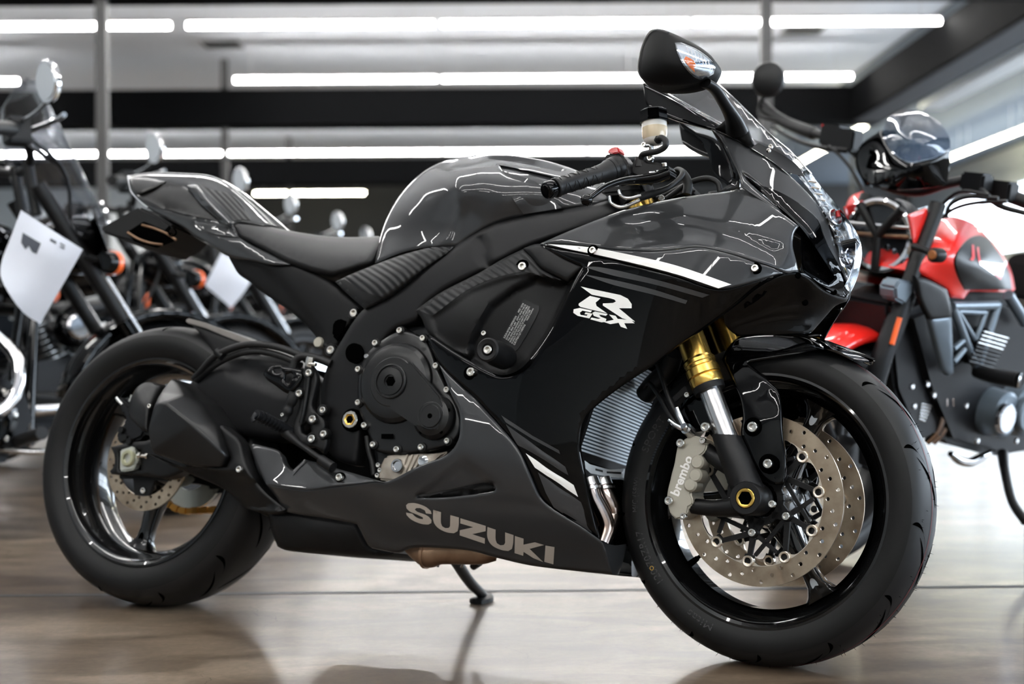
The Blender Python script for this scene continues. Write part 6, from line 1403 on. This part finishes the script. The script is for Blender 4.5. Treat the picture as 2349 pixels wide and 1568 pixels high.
# tank
tko, tkf2 = panel('fuel_tank', rbk, M['redpaint'], RR_, [(2144, 519, .07), (2153, 502, .05), (2178, 496, .03), (2213, 503, .02), (2238, 515, .02), (2259, 535, .02), (2289, 568, .03), (2312, 602, .05), (2323, 630, .08), (2329, 664, .11), (2321, 668, .12), (2224, 668, .15), (2211, 685, .15), (2181, 682, .15), (2171, 665, .15), (2132, 641, .14), (2100, 623, .12), (2109, 595, .12), (2128, 549, .10)],
                  [(2180, 560, .155), (2220, 590, .17), (2200, 530, .115), (2260, 590, .155), (2280, 630, .16), (2180, 620, .165), (2230, 640, .17), (2150, 590, .145)], side=1, bridge=True, roll=.004, step=9)
tpo, tpf = panel('tank_panel', tko, M['satin'], RR_, [(2247, 540), (2224, 547), (2201, 574), (2193, 602), (2201, 634), (2215, 664), (2321, 664), (2316, 630), (2302, 597), (2282, 568), (2266, 547)], field=tkf2, off=.004, side=1, mirror=True, thick=.006, step=9, label='black tank panel with red graphic')
decal('tank_graphic', tpo, M['redpaint'], RR_, [[(2229, 560), (2235, 562), (2236, 590), (2232, 598), (2225, 596), (2230, 588)], [(2240, 566), (2246, 566), (2249, 594), (2252, 605), (2245, 600), (2243, 588)], [(2247, 598), (2275, 603), (2306, 606), (2302, 620), (2296, 642), (2270, 622), (2248, 607)]], tkf2, .006, 1)
prism('tank_rail', rbk, M['satin'], [tuple(L(*p, .12)[[0, 2]]) for p in ((2110, 640), (2215, 690), (2349, 690), (2349, 672), (2330, 664), (2210, 668))], -.1, .1, .006)
loft('seat', rbk, M['seatvinyl'], [[np.array([x, w * math.cos(q), zz + hh * math.sin(q)]) for q in np.linspace(0, 2 * math.pi, 19)[:-1]] for x, w, hh, zz in ((-.80, .06, .03, .80), (-.92, .11, .05, .77), (-1.10, .14, .055, .76), (-1.32, .14, .06, .78), (-1.52, .10, .05, .82), (-1.62, .05, .03, .84))], ang=60)
prism('rear_frame', rbk, M['satin'], [(-.78, .70), (-1.1, .62), (-1.55, .76), (-1.55, .80), (-1.0, .74), (-.78, .80)], -.09, .09, .01)
# radiator shroud, trellis frame, engine
panel('radiator_shroud', rbk, M['satin'], RR_, [(2100, 632, .15), (2130, 642, .16), (2172, 664, .17), (2182, 707, .18), (2183, 728, .18), (2134, 735, .17), (2112, 690, .16)], side=1, roll=.003, thick=.01)
panel('radiator_shroud', rbk, M['bluegray'], RR_, [(2133, 733, .17), (2183, 727, .18), (2187, 855, .16), (2176, 862, .155), (2165, 850, .15), (2148, 790, .16)], side=1, roll=.003, thick=.012, label='grey lower radiator shroud')
for a, b, r in (((2184, 702), (2288, 700), .012), ((2289, 694), (2241, 846), .012), ((2186, 707), (2240, 844), .011), ((2312, 676), (2352, 740), .015), ((2196, 714), (2260, 717), .007), ((2198, 716), (2236, 778), .007), ((2260, 717), (2238, 778), .007), ((2187, 800), (2210, 780), .008), ((2188, 830), (2212, 800), .008)):
    tube('frame_tube', rbk, M['bluegray'], [L(*a, .15), L(*b, .15)], r, 12, 1)
en = prism('engine', rbk, M['darkmetal'], [tuple(L(*p, .12)[[0, 2]]) for p in ((2080, 720), (2180, 680), (2330, 690), (2400, 760), (2400, 1030), (2290, 1050), (2180, 1020), (2130, 900))], -.14, .12, .02)
for k in range(9):
    x_, y_ = 2284 - 4.2 * k, 768 + 8.5 * k
    tube('cooling_fin', en, M['steel'] if k < 4 else M['darkmetal'], [L(x_ - 28, y_ - 8, .165), L(x_ + 28, y_ + 8, .165)], .0032, 8, 1)
prism('cylinder', en, M['darkmetal'], [tuple(L(*p, .15)[[0, 2]]) for p in ((2262, 752), (2316, 772), (2292, 850), (2232, 836))], .10, .158, .004)
for c, m1, r in (((2302, 958), 'reflector', .042), ((2352, 948), 'bluegray', .05)):
    lathe('engine_cover', en, M['bluegray'], [(0, .02), (r + .012, .02), (r + .022, .012), (r + .026, -.04), (0, -.04)], L(c[0] - 3, c[1] - 8, .16), (0, 1, 0), 32)
    lathe('cover_disc', en, M[m1], [(0, .014), (r - .004, .014), (r, .010), (r, 0), (0, 0)], L(*c, .185), (0, 1, 0), 32)
for k in range(6):
    tube('oil_cooler_fin', en, M['steel'], [L(2112 + 2 * k - 3 * k, 925 + 7 * k, .10), L(2136 - 3 * k, 930 + 7 * k, .10)], .0035, 8, 1)
for p in ((2090, 885), (2095, 930), (2125, 880), (2140, 905), (2215, 930), (2240, 1010), (2330, 1010), (2320, 985)): lathe('engine_bolt', en, M['chrome'], [(0, .008), (.008, .006), (.009, 0), (0, 0)], L(*p, .14), (0, 1, 0), 10)
tube('footrest', rbk, M['rubber'], [L(2238, 852, .15), L(2280, 862, .21), L(2338, 872, .29)], [.016, .02, .0215], 14, 2)
tube('footrest_cap', rbk, M['steel'], [L(2338, 872, .29), L(2342, 873, .294)], [.0215, .018], 14, 1)
for dx, mt in ((0, 'heat'), (14, 'heat')):
    tube('header_pipe', rbk, M[mt], [L(2163 + dx, 840, .10), L(2166 + dx, 900, .11), L(2166 + dx, 940, .11), L(2152 + dx, 985, .10), L(2125 + dx, 1015, .08)], .0095, 10, 4)
tube('skid_plate', rbk, M['chrome'], [L(2180, 1040, .1), L(2200, 1056, .1), L(2225, 1060, .1), L(2250, 1048, .1), L(2270, 1038, .1)], [.008, .012, .013, .012, .008], 10, 4, flat=1.)
tube('side_stand', rbk, M['satin'], [L(2300, 1040, .14), L(2306, 1085, .2), L(2322, 1150, .26), L(2352, 1196, .32)], [.016, .013, .012, .012], 12, 4)
prism('frame_plate', rbk, M['darkmetal'], [tuple(L(*p, .13)[[0, 2]]) for p in ((2060, 700), (2110, 690), (2170, 860), (2180, 1000), (2130, 1020), (2080, 900))], -.12, .10, .01)

# ------------------------------------------------------------------ the row of black cruisers at the left
CLEAN_ = math.radians(8)
def cruiser(loc, head, first):
    IN = rigs(loc, head, CLEAN_)[0].at(252, 602, -.28)
    r = empty('cruiser', loc, (-CLEAN_, 0, math.radians(head)))
    simple_wheel(r, (0, .32), .32, .13, 9, M['wheelsilver']); simple_wheel(r, (-1.62, .31), .31, .16, 9, M['wheelsilver'])
    fdir = np.array([-.50, 0, .866])
    for sg in (1, -1):
        o = np.array([0, .115 * sg, .32])
        k = tube('fork_leg', r, M['black'], [o, o + fdir * .36], [.032, .030], 14, 1)
        tube('fork_tube', k, M['satin'], [o + fdir * .36, o + fdir * .60, o + fdir * .86], [.024, .026, .026], 14, 1)
        tube('fork_trim', k, M['chrome'], [o + fdir * .30 + np.array([.028, .012 * sg, 0]), o + fdir * .52 + np.array([.028, .012 * sg, 0])], .009, 8, 1)
        tube('indicator_stalk', k, M['satin'], [o + fdir * .60, IN * np.array([1, -sg, 1])], .010, 8, 1)
        lathe('indicator', k, M['black'], [(0, -.03), (.03, -.026), (.036, -.005), (.036, .012), (0, .012)], IN * np.array([1, -sg, 1]), (.85, sg * -.45, 0), 20)
        lathe('indicator_lens', k, M['orange'], [(0, .040), (.024, .037), (.0375, .024), (.0385, .004), (.034, .002), (0, .002)], IN * np.array([1, -sg, 1]), (.85, sg * -.45, 0), 20)
    V = []; Fc = []; n = 18
    for i in range(n):
        a = math.radians(15 + 150 * i / (n - 1))
        for y, rr in ((-.085, .325), (-.08, .355), (-.04, .368), (0, .371), (.04, .368), (.08, .355), (.085, .325)): V.append((rr * math.cos(a), y, .32 + rr * math.sin(a)))
    for i in range(n - 1):
        for j in range(6): Fc.append((i * 7 + j, i * 7 + j + 1, i * 7 + j + 8, i * 7 + j + 7))
    g = mk('front_mudguard', V, Fc, M['black'], r, None, 60); md = g.modifiers.new('t', 'SOLIDIFY'); md.thickness = .004
    V2 = [(-1.62 + v[0] * 1.02, v[1] * 1.2, v[2] - .005) for v in V]; g = mk('rear_mudguard', V2, Fc, M['black'], r, None, 60); md = g.modifiers.new('t', 'SOLIDIFY'); md.thickness = .004
    h = lathe('headlamp', r, M['black'], [(0, -.13), (.05, -.12), (.09, -.06), (.098, 0), (.098, .02), (.09, .03), (0, .03)], (-.27, 0, .90), (1, 0, 0), 30)
    lathe('lamp_glass', h, M['reflector'], [(0, .045), (.05, .04), (.085, .031), (0, .03)], (-.27, 0, .90), (1, 0, 0), 30)
    hb = tube('handlebar', r, M['satin'], [(-.66, -.43, 1.15), (-.60, -.36, 1.17), (-.50, -.22, 1.19), (-.44, -.09, 1.15), (-.43, 0, 1.14), (-.44, .09, 1.15), (-.50, .22, 1.19), (-.60, .36, 1.17), (-.66, .43, 1.15)], .0135, 12, 4)
    tube('riser', hb, M['satin'], [(-.42, -.06, .98), (-.44, -.06, 1.16)], .018, 10, 1); tube('riser', hb, M['satin'], [(-.42, .06, .98), (-.44, .06, 1.16)], .018, 10, 1)
    for sg in (1, -1):
        tube('grip', hb, M['rubber'], [(-.675, sg * .445, 1.145), (-.60, sg * .36, 1.17), (-.575, sg * .325, 1.177)], [.022, .022, .024], 14, 2)
        cube_at('switch_housing', hb, M['satin'], (-.55, sg * .30, 1.18), .034, .036, .040)
        tube('lever', hb, M['chrome'], [(-.50, sg * .29, 1.19), (-.46, sg * .38, 1.20), (-.47, sg * .48, 1.19)], [.011, .009, .008], 8, 3)
        mr = lathe('mirror', hb, M['chrome'], [(0, .024), (.03, .021), (.05, .010), (.056, -.004), (.052, -.008), (0, -.006)], (-.55, sg * .585, 1.25), (.95, -.18 * sg, .1), 30)
        for v_ in mr.data.vertices: v_.co.z = 1.25 + (v_.co.z - 1.25) * 1.15
        lathe('mirror_glass', mr, M['mirror'], [(0, -.0085), (.049, -.0105), (.049, -.008), (0, -.006)], (-.55, sg * .585, 1.25), (.95, -.18 * sg, .1), 30)
        tube('mirror_stalk', mr, M['chrome'], [(-.55, sg * .31, 1.20), (-.54, sg * .44, 1.20), (-.54, sg * .565, 1.21)], .007, 10, 3)
    tk = loft('fuel_tank', r, M['black'], [[np.array([x, w * math.cos(q), z + hh * math.sin(q)]) for q in np.linspace(0, 2 * math.pi, 21)[:-1]] for x, w, hh, z in ((-.46, .03, .03, .88), (-.50, .08, .07, .88), (-.60, .13, .11, .87), (-.75, .15, .12, .85), (-.92, .12, .09, .81), (-1.05, .06, .04, .77))], ang=60)
    loft('seat', r, M['seatvinyl'], [[np.array([x, w * math.cos(q), z + hh * math.sin(q)]) for q in np.linspace(0, 2 * math.pi, 17)[:-1]] for x, w, hh, z in ((-1.0, .07, .03, .74), (-1.12, .13, .045, .71), (-1.3, .17, .05, .69), (-1.5, .12, .05, .74), (-1.85, .09, .03, .74))], ang=60)
    e = prism('engine', r, M['darkmetal'], [(-1.05, .22), (-.55, .20), (-.48, .30), (-.52, .44), (-.75, .50), (-1.0, .46), (-1.10, .34)], -.15, .15, .03)
    for tilt in (-.38, .38):
        ax = np.array([math.sin(-tilt), 0, math.cos(tilt)]); b = np.array([-.77, 0, .42])
        lathe('cylinder', e, M['darkmetal'], [(0, 0), (.075, 0), (.075, .27), (.06, .30), (0, .30)], b, ax, 20)
        for k in range(8): lathe('cooling_fin', e, M['steel'], [(.07, 0), (.105, 0), (.105, .004), (.07, .004), (.07, 0)], b + ax * (.06 + .024 * k), ax, 20)
    ac = lathe('air_cleaner', e, M['black'], [(0, .05), (.04, .05), (.07, .04), (.08, .02), (.08, -.03), (0, -.03)], (-.76, -.19, .60), (0, -1, 0), 32)
    lathe('air_cleaner_disc', ac, M['chrome'], [(0, .056), (.04, .055), (.05, .046), (0, .046)], (-.76, -.19, .60), (0, -1, 0), 28)
    lathe('cam_cover', e, M['black'], [(0, .03), (.09, .03), (.11, .015), (.115, -.02), (0, -.02)], (-.66, -.15, .34), (0, -1, 0), 32)
    for a in range(8): lathe('cover_screw', e, M['bolt'], [(0, .008), (.008, .006), (.009, 0), (0, 0)], (-.66 + .10 * math.cos(a * .785), -.17, .34 + .10 * math.sin(a * .785)), (0, -1, 0), 8)
    for k, z in ((0, .0), (1, .10)):
        tube('exhaust_pipe', r, M['satin' if k else 'chrome'], [(-.62 - .22 * k, -.12, .62), (-.55 - .2 * k, -.19, .50), (-.60 - .15 * k, -.21, .36 + z * .3), (-.85, -.22, .28 + z * .4), (-1.3, -.23, .30 + z * .8), (-2.0, -.24, .34 + z)], [.020, .020, .021, .022, .034, .038], 14, 4)
    tube('down_tube', r, M['black'], [(-.40, -.05, .92), (-.46, -.08, .60), (-.50, -.10, .25)], .017, 10, 2); tube('down_tube', r, M['black'], [(-.40, .05, .92), (-.46, .08, .60), (-.50, .10, .25)], .017, 10, 2)
    prism('side_cover', r, M['black'], [(-1.2, .45), (-1.0, .45), (-.98, .66), (-1.25, .66)], -.16, .16, .02)
    tube('footrest', r, M['rubber'], [(-.55, -.16, .26), (-.54, -.34, .27)], .02, 12, 1); tube('footrest', r, M['rubber'], [(-.55, .16, .26), (-.54, .34, .27)], .02, 12, 1)
    tube('footrest_bracket', r, M['chrome'], [(-.6, -.14, .24), (-.5, -.24, .22), (-.4, -.28, .25)], .01, 8, 3)
    tube('side_stand', r, M['satin'], [(-.75, .14, .24), (-.72, .20, .02)], .014, 10, 1)
    for s_ in (-.03, .03): tube('control_cable', r, M['rubber'], [(-.50, -.24 + s_, 1.17), (-.36, -.18, 1.08), (-.34, -.08, .86), (-.42, -.06, .7)], .006, 8, 4)
    return r
def copy_tree(o, parent=None):
    c = o.copy(); COL.objects.link(c)
    if parent is not None: c.parent = parent
    for ch in list(o.children): copy_tree(ch, c)
    return c
CH = 38
SPOTS = [(-1.13, 4.60), (-1.20, 6.05), (-1.08, 7.25), (-1.02, 8.5), (-.96, 9.8), (-.9, 11.2)]
cr0 = cruiser((SPOTS[0][0], SPOTS[0][1], .003), CH, True)
labs = ['black cruiser with clear windshield nearest the left edge of the photo', 'black cruiser second from the left, beyond the one with the windshield', 'black cruiser third along the row behind the tail of the grey bike', 'black cruiser fourth along the row, with a white paper on it', 'black cruiser fifth along the row under the grey seat', 'black cruiser farthest along the row at the left']
CR = [cr0]
for i, (x, y) in enumerate(SPOTS[1:]):
    c = copy_tree(cr0); c.location = (x, y, .003); c.rotation_euler = (-CLEAN_, 0, math.radians(CH - 2 * (i % 3))); CR.append(c)
for c, l in zip(CR, labs): tag(c, l, 'motorcycle', 'black cruisers in a row')
# windshield of the nearest cruiser (it alone has one)
V = []; Fc = []; ny, nz = 17, 13
for i in range(nz):
    t = i / (nz - 1); z = .93 + .50 * t; hw = .27 * (1 - max(0, t - .35) ** 2.2 * 1.9) ** .6 if t < .999 else .06
    for j in range(ny):
        yy = hw * (2 * j / (ny - 1) - 1); V.append((-.20 - .22 * t - 1.1 * yy * yy, yy, z))
for i in range(nz - 1):
    for j in range(ny - 1): Fc.append((i * ny + j, i * ny + j + 1, (i + 1) * ny + j + 1, (i + 1) * ny + j))
M['shield'] = thin_glass('clear windshield', (.86, .88, .92), .06)
wsd = mk('windshield', V, Fc, M['shield'], cr0, None, 180, label='large clear windshield'); md = wsd.modifiers.new('t', 'SOLIDIFY'); md.thickness = .004
V = []; Fc = []
for i in range(4):
    t = i / 3; z = .80 + .17 * t
    for j in range(ny): yy = (.22 + .05 * t) * (2 * j / (ny - 1) - 1); V.append((-.19 - .05 * t - 1.1 * yy * yy, yy, z))
for i in range(3):
    for j in range(ny - 1): Fc.append((i * ny + j, i * ny + j + 1, (i + 1) * ny + j + 1, (i + 1) * ny + j))
o = mk('windshield_base', V, Fc, M['black'], wsd, None, 180); md = o.modifiers.new('t', 'SOLIDIFY'); md.thickness = .006
for z in (.96, .985):
    tube('windshield_trim', wsd, M['chrome'], [(-.185 - .22 * (z - .93) / .5 - 1.1 * yy * yy, yy, z) for yy in np.linspace(-.26, .26, 9)], .005, 8, 2)
for yy in (-.2, .2): lathe('windshield_screw', wsd, M['chrome'], [(0, .008), (.010, .006), (.011, 0), (0, 0)], (-.20 - 1.1 * yy * yy, yy, .93), (1, 0, 0), 12)

# price sheets hanging on the cruisers
RW_ = Rig(np.eye(4))
def sheet(name, label, outl, prints, d):
    pa, pf = panel(name, None, M['paper'], RW_, [(x, y, d + w) for x, y, w in outl], [(outl[0][0] * .5 + outl[2][0] * .5, outl[0][1] * .5 + outl[3][1] * .5, d - .02)], side=1, roll=0, thick=-.0012, mirror=False, step=10, corner=30)
    tag(pa, label, 'paper'); 
    for pr in prints: decal('print', pa, M['ink'], RW_, pr, pf, -.0015, 1, smooth=False)
    return pa
sheet('price_sheet', 'white sheet of paper hanging on the nearest black cruiser at the left', [(48, 482, 0), (120, 528, -.01), (190, 572, .0), (142, 656, .01), (92, 742, .02), (60, 722, .0), (25, 680, -.02), (2, 632, -.01), (4, 600, 0), (26, 540, .0)],
      [[[(52, 533), (94, 558), (84, 582), (74, 578), (66, 564), (58, 572), (48, 556)]], [[(116, 546), (130, 554), (128, 560), (114, 552)]], [[(138, 556), (150, 563), (149, 566), (137, 559)], [(138, 563), (149, 569), (148, 572), (137, 566)]]], 3.72)
sheet('price_sheet', 'white sheet of paper on the cruisers behind the grey tail', [(508, 578, 0), (545, 604, 0), (574, 648, 0), (552, 680, 0), (530, 706, 0), (505, 684, 0), (470, 654, 0), (490, 614, 0)], [], 6.2)
tube_o = prism('bright_patch_block', None, M['wall_white'], [(-3.7, 0), (-2.6, 0), (-2.6, .98), (-3.7, .98)], 20, 20.6, .02); tag(tube_o, 'added low white counter at the back of the showroom under the grey seat', 'block')  # white block added to fill a bright patch below the seat
